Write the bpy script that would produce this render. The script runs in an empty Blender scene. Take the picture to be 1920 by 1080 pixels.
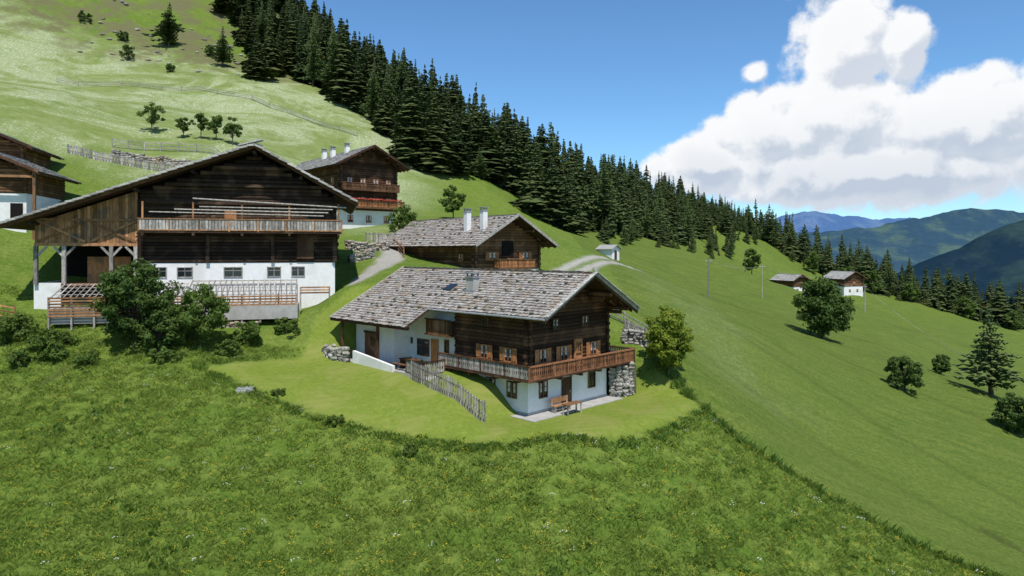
import bpy, math, random
import numpy as np
from mathutils import Vector, Matrix
R = random.Random(7)
SC = bpy.context.scene
SC.view_settings.view_transform = 'Standard'
SC.view_settings.look = 'None'
SC.view_settings.exposure = 0

# ------------------------------------------------------------------ node helpers
def N(nt, t, **kw):
    n = nt.nodes.new(t)
    for k, v in kw.items():
        setattr(n, k, v)
    return n
def setin(nt, node, idx, v):
    if v is None: return
    if hasattr(v, 'is_output'):
        nt.links.new(v, node.inputs[idx])
    else:
        node.inputs[idx].default_value = v
def M(nt, op, a, b=None, c=None, clamp=False):
    n = N(nt, 'ShaderNodeMath', operation=op); n.use_clamp = clamp
    setin(nt, n, 0, a); setin(nt, n, 1, b); setin(nt, n, 2, c)
    return n.outputs[0]
def MIX(nt, f, a, b, blend='MIX'):
    n = N(nt, 'ShaderNodeMix', data_type='RGBA', blend_type=blend)
    n.clamp_factor = True
    setin(nt, n, 0, f)
    for i, v in ((6, a), (7, b)):
        if not hasattr(v, 'is_output') and len(v) == 3: v = (*v, 1)
        setin(nt, n, i, v)
    return n.outputs[2]
def NOISE(nt, vec, scale, detail=4, rough=.55, dist=0.0):
    n = N(nt, 'ShaderNodeTexNoise'); nt.links.new(vec, n.inputs['Vector'])
    n.inputs['Scale'].default_value = scale; n.inputs['Detail'].default_value = detail
    n.inputs['Roughness'].default_value = rough; n.inputs['Distortion'].default_value = dist
    return n.outputs[0]
def RANGE(nt, v, a, b, c=0.0, d=1.0, smooth=True):
    n = N(nt, 'ShaderNodeMapRange'); n.interpolation_type = 'SMOOTHSTEP' if smooth else 'LINEAR'
    setin(nt, n, 0, v); setin(nt, n, 1, a); setin(nt, n, 2, b); setin(nt, n, 3, c); setin(nt, n, 4, d)
    return n.outputs[0]
def newmat(name):
    m = bpy.data.materials.new(name); m.use_nodes = True
    nt = m.node_tree; p = nt.nodes['Principled BSDF']
    p.inputs['Specular IOR Level'].default_value = .25
    return m, nt, p
def BUMP(nt, p, h, strength=.5, dist=.05):
    b = N(nt, 'ShaderNodeBump'); b.inputs['Strength'].default_value = strength; b.inputs['Distance'].default_value = dist
    nt.links.new(h, b.inputs['Height']); nt.links.new(b.outputs[0], p.inputs['Normal'])

def nmat(name, c1, c2, scale=3, stretch=(1, 1, 1), rough=.8, bump=.3, bdist=.03, rnd=0.35, c3=None, spec=.2):
    m, nt, p = newmat(name)
    p.inputs['Specular IOR Level'].default_value = spec
    tc = N(nt, 'ShaderNodeTexCoord'); mp = N(nt, 'ShaderNodeMapping')
    nt.links.new(tc.outputs['Object'], mp.inputs[0]); mp.inputs['Scale'].default_value = stretch
    v = mp.outputs[0]
    n1 = NOISE(nt, v, scale, 4, .65); n2 = NOISE(nt, tc.outputs['Object'], scale * .18, 2, .5)
    col = MIX(nt, RANGE(nt, n1, .3, .7), c1, c2)
    if c3: col = MIX(nt, RANGE(nt, n2, .5, .68), col, c3)
    if rnd:
        at = N(nt, 'ShaderNodeAttribute'); at.attribute_name = 'rnd'
        f = M(nt, 'MULTIPLY_ADD', at.outputs['Fac'], 2 * rnd, 1 - rnd)
        cb = N(nt, 'ShaderNodeCombineColor')
        for i in range(3): nt.links.new(f, cb.inputs[i])
        col = MIX(nt, 1.0, col, cb.outputs[0], 'MULTIPLY')
    nt.links.new(col, p.inputs['Base Color'])
    p.inputs['Roughness'].default_value = rough
    if bump: BUMP(nt, p, n1, bump, bdist)
    return m

MAT = {}
MAT['log'] = nmat('dark_log_wood', (.035, .018, .011), (.10, .048, .025), 4, (1, 1, 5), .75, .5, .03, .5, (.14, .068, .035))
MAT['logw'] = nmat('warm_log_wood', (.06, .030, .016), (.17, .085, .042), 4, (1, 1, 5), .7, .5, .03, .5, (.21, .115, .06))
MAT['barnlog'] = nmat('barn_log_wood', (.018, .011, .008), (.055, .032, .020), 4, (1, 1, 5), .8, .6, .03, .6, (.09, .055, .034))
MAT['orange'] = nmat('honey_wood', (.26, .105, .038), (.44, .20, .08), 5, (1, 1, .4), .65, .3, .01, .35)
MAT['redwood'] = nmat('reddish_balcony_wood', (.13, .055, .028), (.27, .12, .06), 5, (1, 1, .4), .7, .3, .01, .45)
MAT['plank'] = nmat('weathered_orange_plank', (.25, .12, .05), (.44, .23, .105), 5, (1, 1, .3), .7, .4, .02, .5, (.17, .11, .07))
MAT['grey'] = nmat('grey_weathered_wood', (.19, .175, .155), (.40, .37, .33), 6, (1, 1, .5), .85, .3, .02, .4)
MAT['pale'] = nmat('sun_bleached_board', (.32, .305, .28), (.47, .45, .42), 6, (1, 1, .5), .85, .3, .02, .35)
MAT['shingle'] = nmat('larch_shingle', (.21, .19, .17), (.38, .355, .32), 5, (1, 1, 1), .85, .4, .02, .34, (.275, .225, .175))
MAT['shinglegrey'] = nmat('smooth_grey_shingle', (.25, .245, .23), (.38, .37, .345), 5, (1, 1, 1), .85, .3, .02, .25)
MAT['deck'] = nmat('roof_deck_wood', (.04, .022, .013), (.09, .05, .03), 4, (1, 1, 1), .8, .3, .02, 0)
MAT['white'] = nmat('white_plaster', (.72, .71, .69), (.80, .79, .77), 2.5, (1, 1, 1), .9, .15, .02, 0, (.66, .65, .62))
MAT['stone'] = nmat('rubble_stone', (.20, .185, .16), (.40, .375, .335), 2.5, (1, 1, 1), .9, .5, .05, .3, (.30, .25, .18))
MAT['rock'] = nmat('roof_stone', (.05, .046, .04), (.12, .11, .09), 4, (1, 1, 1), .9, .4, .03, .4, (.09, .10, .045))
MAT['pave'] = nmat('light_paving', (.32, .31, .285), (.42, .405, .375), 1.5, (1, 1, 1), .9, .2, .02, 0)
MAT['metal'] = nmat('grey_sheet_metal', (.22, .23, .24), (.34, .35, .36), 3, (1, 1, 1), .45, .05, .01, 0, spec=.5)
MAT['dark'] = nmat('painted_interior_shade', (.006, .005, .004), (.012, .01, .009), 3, (1, 1, 1), .9, 0, .01, 0)  # near-black colour stands in for the shade inside buildings
MAT['curtain'] = nmat('curtain_cloth', (.5, .48, .45), (.68, .66, .62), 6, (4, 4, .3), .9, .2, .02, 0)
MAT['red'] = nmat('geranium_red', (.35, .03, .03), (.55, .12, .06), 9, (1, 1, 1), .8, 0, .02, .4)
MAT['bark'] = nmat('tree_bark', (.05, .038, .028), (.13, .10, .075), 6, (1, 1, .3), .9, .6, .03, 0)
g, nt, p = newmat('window_glass'); p.inputs['Base Color'].default_value = (.015, .02, .025, 1); p.inputs['Roughness'].default_value = .08
p.inputs['Specular IOR Level'].default_value = .6; MAT['glass'] = g

def leafmat(name, c1, c2, c3, trans=.25):
    m = bpy.data.materials.new(name); m.use_nodes = True; nt = m.node_tree
    p = nt.nodes['Principled BSDF']; p.inputs['Roughness'].default_value = .65; p.inputs['Specular IOR Level'].default_value = .15
    out = nt.nodes['Material Output']
    at = N(nt, 'ShaderNodeAttribute'); at.attribute_name = 'rnd'
    oi = N(nt, 'ShaderNodeObjectInfo')
    col = MIX(nt, at.outputs['Fac'], c1, c2)
    col = MIX(nt, M(nt, 'MULTIPLY', oi.outputs['Random'], .7), col, c3)
    nt.links.new(col, p.inputs['Base Color'])
    if trans <= 0: return m
    t = N(nt, 'ShaderNodeBsdfTranslucent'); nt.links.new(MIX(nt, .5, col, (c2[0] * 1.3, c2[1] * 1.4, c2[2])), t.inputs[0])
    mx = N(nt, 'ShaderNodeMixShader'); mx.inputs[0].default_value = trans
    nt.links.new(p.outputs[0], mx.inputs[1]); nt.links.new(t.outputs[0], mx.inputs[2]); nt.links.new(mx.outputs[0], out.inputs[0])
    return m
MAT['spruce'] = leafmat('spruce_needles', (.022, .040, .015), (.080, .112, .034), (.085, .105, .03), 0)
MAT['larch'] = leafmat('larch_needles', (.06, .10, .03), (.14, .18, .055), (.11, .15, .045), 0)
MAT['leaf'] = leafmat('broad_leaves', (.05, .095, .018), (.13, .19, .034), (.095, .15, .028), .3)
MAT['leafd'] = leafmat('dark_broad_leaves', (.035, .07, .016), (.095, .145, .028), (.06, .105, .022), .25)
MAT['leafy'] = leafmat('yellow_green_leaves', (.11, .16, .018), (.25, .30, .035), (.18, .22, .028), .35)
MAT['grassb'] = leafmat('grass_blades', (.115, .19, .026), (.22, .295, .050), (.205, .255, .052), .45)
MAT['weed'] = leafmat('weed_leaves', (.075, .145, .022), (.155, .235, .038), (.12, .185, .034), .4)
MAT['flower'] = nmat('white_blossom', (.7, .7, .66), (.8, .8, .76), 5, rnd=0, bump=0)
MAT['yflower'] = nmat('yellow_blossom', (.6, .45, .03), (.7, .55, .05), 5, rnd=0, bump=0)

# ------------------------------------------------------------------ mesh builder
class B:
    def __init__(s): s.v = []; s.f = []; s.r = []
    def add(s, vs, fs, r=None):
        o = len(s.v); s.v.extend([tuple(q) for q in vs])
        r = R.random() if r is None else r
        for f in fs: s.f.append(tuple(i + o for i in f)); s.r.append(r)
    def hexa(s, c, r=None):
        s.add(c, [(0, 3, 2, 1), (4, 5, 6, 7), (0, 1, 5, 4), (1, 2, 6, 5), (2, 3, 7, 6), (3, 0, 4, 7)], r)
    def box(s, x0, x1, y0, y1, z0, z1, r=None):
        s.hexa([(x0, y0, z0), (x1, y0, z0), (x1, y1, z0), (x0, y1, z0), (x0, y0, z1), (x1, y0, z1), (x1, y1, z1), (x0, y1, z1)], r)
    def obox(s, O, A, Nn, a0, a1, n0, n1, z0, z1, r=None):
        O = Vector(O); A = Vector(A); Nn = Vector(Nn); Z = Vector((0, 0, 1))
        c = [O + A * a + Nn * n + Z * z for z in (z0, z1) for (a, n) in ((a0, n0), (a1, n0), (a1, n1), (a0, n1))]
        s.hexa(c, r)
    def cyl(s, p0, p1, r0, r1=None, n=6, r=None, caps=True):
        p0 = Vector(p0); p1 = Vector(p1); r1 = r0 if r1 is None else r1
        d = (p1 - p0).normalized(); a = d.orthogonal().normalized(); b2 = d.cross(a)
        vs = []
        for (P, rr) in ((p0, r0), (p1, r1)):
            for i in range(n):
                t = 2 * math.pi * (i + .5) / n
                vs.append(P + (a * math.cos(t) + b2 * math.sin(t)) * rr)
        fs = [(i, (i + 1) % n, n + (i + 1) % n, n + i) for i in range(n)]
        if caps: fs += [tuple(reversed(range(n))), tuple(range(n, 2 * n))]
        s.add(vs, fs, r)
    def beam(s, p0, p1, w, h, r=None):
        p0 = Vector(p0); p1 = Vector(p1); d = (p1 - p0).normalized()
        up = Vector((0, 0, 1)) if abs(d.z) < .9 else Vector((0, 1, 0))
        a = d.cross(up).normalized(); u = a.cross(d)
        c = [P + a * x * w / 2 + u * y * h / 2 for P in (p0, p1) for (x, y) in ((-1, -1), (1, -1), (1, 1), (-1, 1))]
        s.hexa(c, r)
    def rock(s, c, sx, sy, sz, r=None):
        vs = []; rows = 3; seg = 6
        vs.append((c[0], c[1], c[2] + sz * (.85 + .2 * R.random())))
        for i in range(1, rows + 1):
            ph = math.pi * i / (rows + 1)
            for j in range(seg):
                th = 2 * math.pi * (j + .5 * (i % 2)) / seg; k = .8 + .35 * R.random()
                cx, sy_ = math.cos(th), math.sin(th); q = 1 / max(abs(cx), abs(sy_)) ** .5
                vs.append((c[0] + sx * cx * q * math.sin(ph) ** .6 * k, c[1] + sy * sy_ * q * math.sin(ph) ** .6 * k, c[2] + sz * math.cos(ph) * k))
        vs.append((c[0], c[1], c[2] - sz))
        fs = [(0, 1 + j, 1 + (j + 1) % seg) for j in range(seg)]
        for i in range(rows - 1):
            for j in range(seg):
                a = 1 + i * seg + j; b2 = 1 + i * seg + (j + 1) % seg
                fs.append((a, a + seg, b2 + seg, b2))
        L = len(vs) - 1; o = 1 + (rows - 1) * seg
        fs += [(L, o + (j + 1) % seg, o + j) for j in range(seg)]
        s.add(vs, fs, r)
    def obj(s, name, mat, parent=None, smooth=False):
        me = bpy.data.meshes.new(name); me.from_pydata(s.v, [], s.f)
        a = me.attributes.new('rnd', 'FLOAT', 'FACE'); a.data.foreach_set('value', np.array(s.r, dtype=np.float32))
        if smooth: me.polygons.foreach_set('use_smooth', [True] * len(me.polygons))
        me.materials.append(mat); me.update()
        o = bpy.data.objects.new(name, me); SC.collection.objects.link(o)
        if parent: o.parent = parent
        return o
def empty(name, loc, rotz=0):
    o = bpy.data.objects.new(name, None); SC.collection.objects.link(o)
    o.location = loc; o.rotation_euler = (0, 0, rotz); o.empty_display_size = .5
    return o
class Parts:
    def __init__(s, name, loc, rotz=0): s.p = empty(name, loc, rotz); s.d = {}
    def __call__(s, part, mat):
        k = (part, mat)
        if k not in s.d: s.d[k] = B()
        return s.d[k]
    def done(s, smooth=()):
        for (part, mat), b in s.d.items():
            if b.f: b.obj(part, MAT[mat], s.p, part in smooth)
        return s.p

# ------------------------------------------------------------------ terrain
CP = np.array([
 (0,-40,-17),(-60,-40,-6),(60,-40,-40),(-120,-40,20),(0,0,-15.5),(-30,0,-12),(-70,0,0),(40,0,-27),(100,0,-56),(-120,20,28),
 (-21,28,-13.3),(0,30,-14.4),(14,34,-16),(30,40,-19.8),(-10,38,-13),(-45,30,-8),
 (-36,47,-9.8),(-48,50,-5),(-62,50,0),(-29.8,53,-7.8),(-24,54,-7.6),(-20,50,-8.7),(-12.5,45,-10.3),(-5,42.3,-11.1),(0,41.5,-11.4),(6,42.8,-11.5),(10.5,46,-11.5),(13.5,50.5,-11.6),
 (-16,57,-8.3),(-10,52,-9.2),(12.3,54,-9.3),(16.8,49,-13.6),(19.8,47,-15.5),(25.4,44,-18.4),(25.3,60,-15.6),(18,62,-10.2),(12,62,-6.8),(8,60,-6.5),
 (25.8,75,-10),(24,90,-6.3),(46,80,-18),(56,75,-22),(66,95,-19.8),(50,110,-14.4),(84,100,-27),(112,150,-27),(104,180,-18.5),(111,220,-16),(89,220,-12.9),
 (20,130,-1.7),(45,170,-1.5),(112,300,3.5),(85,260,8),(110,262,-5.5),(160,260,-21),(191,260,-28),(220,400,-70),(350,300,-120),(300,500,-130),(400,100,-150),(140,60,-60),
 (17,160,3.7),(-7,150,15.2),(-21,150,19.5),(-41,170,36),(-67,180,46),(-103,200,63),(-150,200,80),(-120,160,46),(-54,105,16.6),(-44,108,16.6),(-64,85,12),(-80,110,26),
 (-17,95,3.2),(-26,92,3.2),(-30,105,7),(-8,95,4.2),(0,72,-3),(-6,84,-.8),(6,85,-1.2),(9,74,-4.5),(-13.8,68,-2.1),(-15.5,62,-3.6),(-17,64,-4.7),(-14,80,-.4),(-30,60,-4.8),(-40,58,-4.9),(-38,72,0),(-24,76,-1),(-22,84,1),(-50,68,1.5),(-60,66,4),
 (-60,250,64),(-150,300,130),(-20,250,42),(20,250,21),(60,290,20),(0,350,42),(90,400,0),(-200,200,112),(-250,100,112),(-200,0,62),(-100,400,100),(-250,400,170),(-100,600,90),(100,600,-40),(150,500,-50),(-100,250,95),(-95,140,33),
 (40,200,3.5),(60,225,3),(-40,130,19),(0,120,4.5),(10,105,.6)], dtype=float)
S0 = 100.0
def tps_k(r2):
    return np.where(r2 > 1e-12, .5 * r2 * np.log(np.maximum(r2, 1e-12)), 0)
_x = CP[:, :2] / S0
_K = tps_k(((_x[:, None] - _x[None]) ** 2).sum(-1)) + np.eye(len(_x)) * 2e-5
_P = np.hstack([np.ones((len(_x), 1)), _x])
_A = np.block([[_K, _P], [_P.T, np.zeros((3, 3))]])
_w = np.linalg.solve(_A, np.concatenate([CP[:, 2], np.zeros(3)]))
HC = (1.08, 46.0); HU = (.70, .714); HV = (-.714, .70)
def uv_of(x, y):
    dx = x - HC[0]; dy = y - HC[1]
    return dx * HU[0] + dy * HU[1], dx * HV[0] + dy * HV[1]
def sstep(a, b, t):
    t = np.clip((t - a) / (b - a), 0, 1); return t * t * (3 - 2 * t)
def rectd(u, v, u0, u1, v0, v1):
    du = np.maximum(np.maximum(u0 - u, u - u1), 0); dv = np.maximum(np.maximum(v0 - v, v - v1), 0)
    return np.hypot(du, dv)
def sn(x, y, f, s):
    return (np.sin(x * f + s) * np.cos(y * f * 1.13 + s * 2.1) + .6 * np.sin(x * f * 2.3 + y * f * 1.7 + s * 3.3) + .35 * np.cos(x * f * 4.1 - y * f * 3.7 + s))
CREASE = [(12.4, 55.0), (13.9, 52.0), (16.4, 48.6), (19.4, 46.4), (24.6, 43), (28.5, 40.2), (34, 35.5)]
CRX = [q[0] for q in CREASE]; CRY = [q[1] for q in CREASE]
PATHS = [([(-15.0, 64.5), (-13.8, 68), (-13.6, 74), (-14.0, 81), (-16, 88)], 1.3)]
TRACKS = [([(4.5, 79), (8.2, 86), (12, 94), (18, 105)], .45), ([(6.3, 79), (10.2, 86), (14, 94), (20, 105)], .45)]
FAINT = [([(24, 78), (34, 72), (44, 62), (52, 54), (60, 44)], .7), ([(36, 100), (48, 92), (60, 80), (74, 66), (90, 52)], .8), ([(50, 108), (66, 100), (84, 90), (100, 80)], .9),
         ([(36, 52), (39, 46), (41, 40)], .5), ([(60, 170), (90, 165), (120, 160)], 1.2), ([(30, 118), (60, 122), (90, 120), (120, 112)], 1.0), ([(16, 66), (24, 62), (33, 54), (42, 44)], .6)]
def pld(x, y, pts):
    d = np.full(np.shape(x), 1e9)
    for (a, b) in zip(pts[:-1], pts[1:]):
        ax, ay = a; bx, by = b; L = (bx - ax) ** 2 + (by - ay) ** 2
        t = np.clip(((x - ax) * (bx - ax) + (y - ay) * (by - ay)) / L, 0, 1)
        d = np.minimum(d, np.hypot(x - ax - t * (bx - ax), y - ay - t * (by - ay)))
    return d
def H(x, y):
    x = np.asarray(x, float); y = np.asarray(y, float); sh = x.shape
    X = x.ravel(); Y = y.ravel()
    Z = np.empty(len(X))
    for i in range(0, len(X), 20000):
        q = np.stack([X[i:i + 20000], Y[i:i + 20000]], 1) / S0
        k = tps_k(((q[:, None] - _x[None]) ** 2).sum(-1))
        Z[i:i + 20000] = k @ _w[:-3] + _w[-3] + q @ _w[-2:]
    rd = np.hypot(X - 40, Y - 180)
    far = -420 + 55 * sn(X, Y, .0016, 1.0) + np.clip(-X - 100, 0, 3000) * .35
    w = sstep(380, 1000, rd); Z = Z * (1 - w) + far * w
    amp = sstep(55, 200, Y)
    Z = Z + sn(X, Y, .11, 2) * (.12 + .5 * amp) * (1 - w) + sn(X, Y, .7, 5) * .05
    u, v = uv_of(X, Y)
    a = 1 - sstep(0, 3.2, rectd(u, v, -2.8, 11, -4.4, .5)); Z = Z * (1 - a) + (-11.17) * a
    a = 1 - sstep(0, 1.6, rectd(u, v, -3.0, 0, 10, 18.5)); Z = Z * (1 - a) + (-9.08) * a
    # crease: small step on the far side of the unmown edge
    dc = pld(X, Y, CREASE); far_side = (X > 12.4) & (Y > np.interp(X, CRX, CRY))
    Z -= np.where(far_side, .75 * np.exp(-(dc / 1.6) ** 2), .25 * np.exp(-(dc / .4) ** 2))
    for P_, w_ in FAINT: Z -= .16 * np.exp(-(pld(X, Y, P_) / (w_ * 1.2)) ** 2)
    return Z.reshape(sh)
def h1(x, y): return float(H(np.array([x]), np.array([y]))[0])

LAWN = np.array([(-22.5, 50.0), (-17.5, 47.0), (-12.5, 44.3), (-5, 41.6), (0, 40.8), (6, 41.8), (10, 45), (13.9, 50.3), (13.4, 53), (9, 55), (-10, 62), (-14, 62), (-17.0, 60), (-17.5, 56), (-20, 52.8)])
def polysd(x, y, P):
    d = np.full(x.shape, 1e9); ins = np.zeros(x.shape, bool); n = len(P)
    for i in range(n):
        ax, ay = P[i]; bx, by = P[(i + 1) % n]; L = (bx - ax) ** 2 + (by - ay) ** 2
        t = np.clip(((x - ax) * (bx - ax) + (y - ay) * (by - ay)) / L, 0, 1)
        d = np.minimum(d, np.hypot(x - ax - t * (bx - ax), y - ay - t * (by - ay)))
        c = ((ay > y) != (by > y)) & (x < (bx - ax) * (y - ay) / (by - ay + 1e-12) + ax); ins ^= c
    return np.where(ins, -d, d)
def axis(lo, a, b, hi, st, gr):
    core = list(np.arange(a, b, st)); up = []; q = core[-1]; s = st
    while q < hi: s *= gr; q += s; up.append(q)
    dn = []; q = a; s = st
    while q > lo: s *= gr; q -= s; dn.append(q)
    return np.array(dn[::-1] + core + up)
gx = axis(-4000, -48, 60, 9000, .5, 1.035); gy = axis(-1500, 26, 84, 12000, .5, 1.03)
GX, GY = np.meshgrid(gx, gy); GZ = H(GX, GY)
nx, ny = len(gx), len(gy)
vv = np.stack([GX.ravel(), GY.ravel(), GZ.ravel()], 1)
idx = np.arange(nx * ny).reshape(ny, nx)
ff = np.stack([idx[:-1, :-1].ravel(), idx[:-1, 1:].ravel(), idx[1:, 1:].ravel(), idx[1:, :-1].ravel()], 1)
me = bpy.data.meshes.new('ground'); me.vertices.add(len(vv)); me.vertices.foreach_set('co', vv.ravel().astype(np.float32))
me.loops.add(len(ff) * 4); me.loops.foreach_set('vertex_index', ff.ravel().astype(np.int32))
me.polygons.add(len(ff)); me.polygons.foreach_set('loop_start', np.arange(0, len(ff) * 4, 4, dtype=np.int32))
me.update(calc_edges=True); me.polygons.foreach_set('use_smooth', np.ones(len(ff), bool)); me.validate()
wob = sn(GX, GY, .8, 3) * .18
def addattr(n, a):
    t = me.attributes.new(n, 'FLOAT', 'POINT'); t.data.foreach_set('value', a.ravel().astype(np.float32))
lawn = 1 - sstep(-.35, .35, polysd(GX, GY, LAWN) + wob)
pth = np.zeros_like(GX)
for P_, w_ in PATHS: pth = np.maximum(pth, 1 - sstep(w_ - .3, w_ + .4, pld(GX, GY, P_) + wob))
for P_, w_ in TRACKS: pth = np.maximum(pth, 1 - sstep(w_ - .3, w_ + .5, pld(GX, GY, P_)))
crease_and_dirt = np.exp(-(pld(GX, GY, CREASE) / .6) ** 2)  # dark line along the crease
crease_and_dirt = np.maximum(crease_and_dirt, .8 * np.exp(-(pld(GX, GY, [(-33.3, 54), (-33, 50.5), (-33.2, 48)]) / .35) ** 2))
crease_and_dirt = np.maximum(crease_and_dirt, .5 * np.exp(-(pld(GX, GY, FAINT[3][0]) / .5) ** 2))
faint = np.zeros_like(GX)
for P_, w_ in FAINT: faint = np.maximum(faint, np.exp(-(pld(GX, GY, P_) / w_) ** 2))
fl = sstep(84, 100, GY) * (1 - sstep(-26, -10, GX)) * (1 - sstep(176, 198, GY))
fl = np.maximum(fl, .10 * sstep(58, 62, GY) * sstep(14, 17, GX) * (1 - sstep(24, 34, GX)) * (1 - sstep(90, 120, GY)))
rough = sstep(165, 190, GY) * (1 - sstep(-60, -20, GX))
rside = ((GX > 12.4) & (GY > np.interp(GX, CRX, CRY))) * 1.0 * (1 - sstep(140, 260, GY) * .4)
for n_, a_ in (('lawn', lawn), ('path', pth), ('crease_and_dirt', crease_and_dirt), ('flower', fl), ('roughm', rough), ('rside', rside), ('faint', faint)): addattr(n_, a_)
m, nt, p = newmat('alpine_grass'); p.inputs['Roughness'].default_value = .9; p.inputs['Specular IOR Level'].default_value = .05
tc = N(nt, 'ShaderNodeTexCoord'); V = tc.outputs['Object']
def AT(n):
    a = N(nt, 'ShaderNodeAttribute'); a.attribute_name = n; return a.outputs['Fac']
mpp = N(nt, 'ShaderNodeMapping'); nt.links.new(V, mpp.inputs[0]); mpp.inputs['Rotation'].default_value = (0, 0, .6); mpp.inputs['Scale'].default_value = (.35, 1.6, .3)
nA = NOISE(nt, V, .045, 4, .6); nB = NOISE(nt, V, .35, 5, .65, .6); nC = NOISE(nt, V, 3.2, 5, .75); nD = NOISE(nt, V, 14, 2, .7)
nS = NOISE(nt, mpp.outputs[0], .55, 6, .72)
c = MIX(nt, RANGE(nt, nA, .35, .65), (.098, .168, .020), (.150, .205, .032))
c = MIX(nt, RANGE(nt, nB, .38, .66), c, (.180, .230, .044))
rc = MIX(nt, RANGE(nt, nS, .36, .64), (.070, .110, .020), (.165, .190, .042))
rc = MIX(nt, RANGE(nt, nA, .4, .62, 0, .6), rc, (.115, .155, .028))
c = MIX(nt, M(nt, 'MULTIPLY', AT('rside'), .85), c, rc)
c = MIX(nt, RANGE(nt, nC, .35, .7), MIX(nt, .5, c, (.045, .09, .012)), MIX(nt, .3, c, (.22, .27, .06)))
c = MIX(nt, M(nt, 'MULTIPLY', RANGE(nt, nD, .45, .75), .35), c, (.055, .105, .014))
c = MIX(nt, M(nt, 'MULTIPLY', AT('faint'), .35), c, (.05, .075, .015))
# pale flowering meadow: dry tint, then drifts of white umbels
nF = NOISE(nt, V, .055, 7, .72, .8)
dry = M(nt, 'MULTIPLY', AT('flower'), RANGE(nt, nB, .3, .7, .35, .85))
c = MIX(nt, dry, c, (.22, .26, .095))
c = MIX(nt, M(nt, 'MULTIPLY', AT('flower'), RANGE(nt, nS, .5, .66, 0, .6)), c, (.11, .17, .03))
drift = RANGE(nt, nF, .42, .58)
c = MIX(nt, M(nt, 'MULTIPLY', M(nt, 'MULTIPLY', drift, AT('flower')), .5), c, (.36, .40, .22))
vr = N(nt, 'ShaderNodeTexVoronoi'); nt.links.new(V, vr.inputs['Vector']); vr.inputs['Scale'].default_value = 2.4
spk = M(nt, 'MULTIPLY', RANGE(nt, vr.outputs['Distance'], .46, .2), M(nt, 'MULTIPLY', drift, RANGE(nt, nC, .35, .6)))
c = MIX(nt, M(nt, 'MULTIPLY', M(nt, 'MULTIPLY', spk, AT('flower')), .85), c, (.60, .62, .54))
c = MIX(nt, M(nt, 'MULTIPLY', AT('roughm'), RANGE(nt, NOISE(nt, V, .12, 5, .7), .42, .60)), c, (.135, .13, .06))
lc = MIX(nt, RANGE(nt, nC, .35, .7), (.140, .190, .026), (.20, .245, .042))
lc = MIX(nt, RANGE(nt, nB, .42, .7), lc, (.225, .24, .062))
lc = MIX(nt, M(nt, 'MULTIPLY', RANGE(nt, nD, .4, .7), .3), lc, (.08, .125, .02))
wv = N(nt, 'ShaderNodeTexWave'); nt.links.new(mpp.outputs[0], wv.inputs['Vector']); wv.inputs['Scale'].default_value = .42; wv.inputs['Distortion'].default_value = 1.5
lc = MIX(nt, M(nt, 'MULTIPLY', wv.outputs['Fac'], .22), lc, (.12, .17, .025))
c = MIX(nt, AT('lawn'), c, lc)
c = MIX(nt, AT('path'), c, MIX(nt, RANGE(nt, nC, .3, .7), (.27, .26, .22), (.42, .40, .36)))
c = MIX(nt, M(nt, 'MULTIPLY', AT('crease_and_dirt'), RANGE(nt, nC, .3, .6, .5, 1.0)), c, (.05, .045, .02))
nt.links.new(c, p.inputs['Base Color'])
bh = M(nt, 'ADD', M(nt, 'ADD', nC, M(nt, 'MULTIPLY', nD, .4)), M(nt, 'MULTIPLY', nS, M(nt, 'MULTIPLY', AT('rside'), 3.0)))
inv = M(nt, 'SUBTRACT', 1.0, M(nt, 'MULTIPLY', AT('lawn'), .75))
BUMP(nt, p, M(nt, 'MULTIPLY', bh, inv), .7, .2)
me.materials.append(m)
ground = bpy.data.objects.new('ground', me); SC.collection.objects.link(ground)

# ------------------------------------------------------------------ construction helpers
def roof_plane(pt, P, A, U, length, slope, mat='shingle', w=.3, row=.42, deck=.14):
    P = Vector(P); A = Vector(A); U = Vector(U); Nn = A.cross(U).normalized()
    if Nn.z < 0: Nn = -Nn
    b = pt('roof_shingles', mat); nr = int(math.ceil(slope / row))
    for i in range(nr):
        x = -R.random() * w
        while x < length:
            ww = w * (.7 + .6 * R.random()); a0 = max(x, 0); a1 = min(x + ww - .015, length)
            x += ww
            if a1 - a0 < .04: continue
            u0 = i * row - R.random() * .07 - (.05 if i == 0 else 0); u1 = min(u0 + row * 1.25, slope)
            l = .05 + .035 * R.random(); t = .03
            c = []
            for (hb, ht) in ((l, .0), (l + t, t)):
                c += [P + A * a0 + U * u0 + Nn * hb, P + A * a1 + U * u0 + Nn * (hb + .012 * R.random()), P + A * a1 + U * u1 + Nn * ht, P + A * a0 + U * u1 + Nn * ht]
            b.hexa(c)
    d = pt('roof_deck', 'deck'); c = []
    for hh in (-deck, -.004):
        c += [P + A * .03 + U * .03 + Nn * hh, P + A * (length - .03) + U * .03 + Nn * hh, P + A * (length - .03) + U * slope + Nn * hh, P + A * .03 + U * slope + Nn * hh]
    d.hexa(c)
    return Nn
def verge(pt, p0, p1, mat='grey', h=.26, w=.07):
    pt('verge_boards', mat).beam(p0, p1, w, h)
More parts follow.
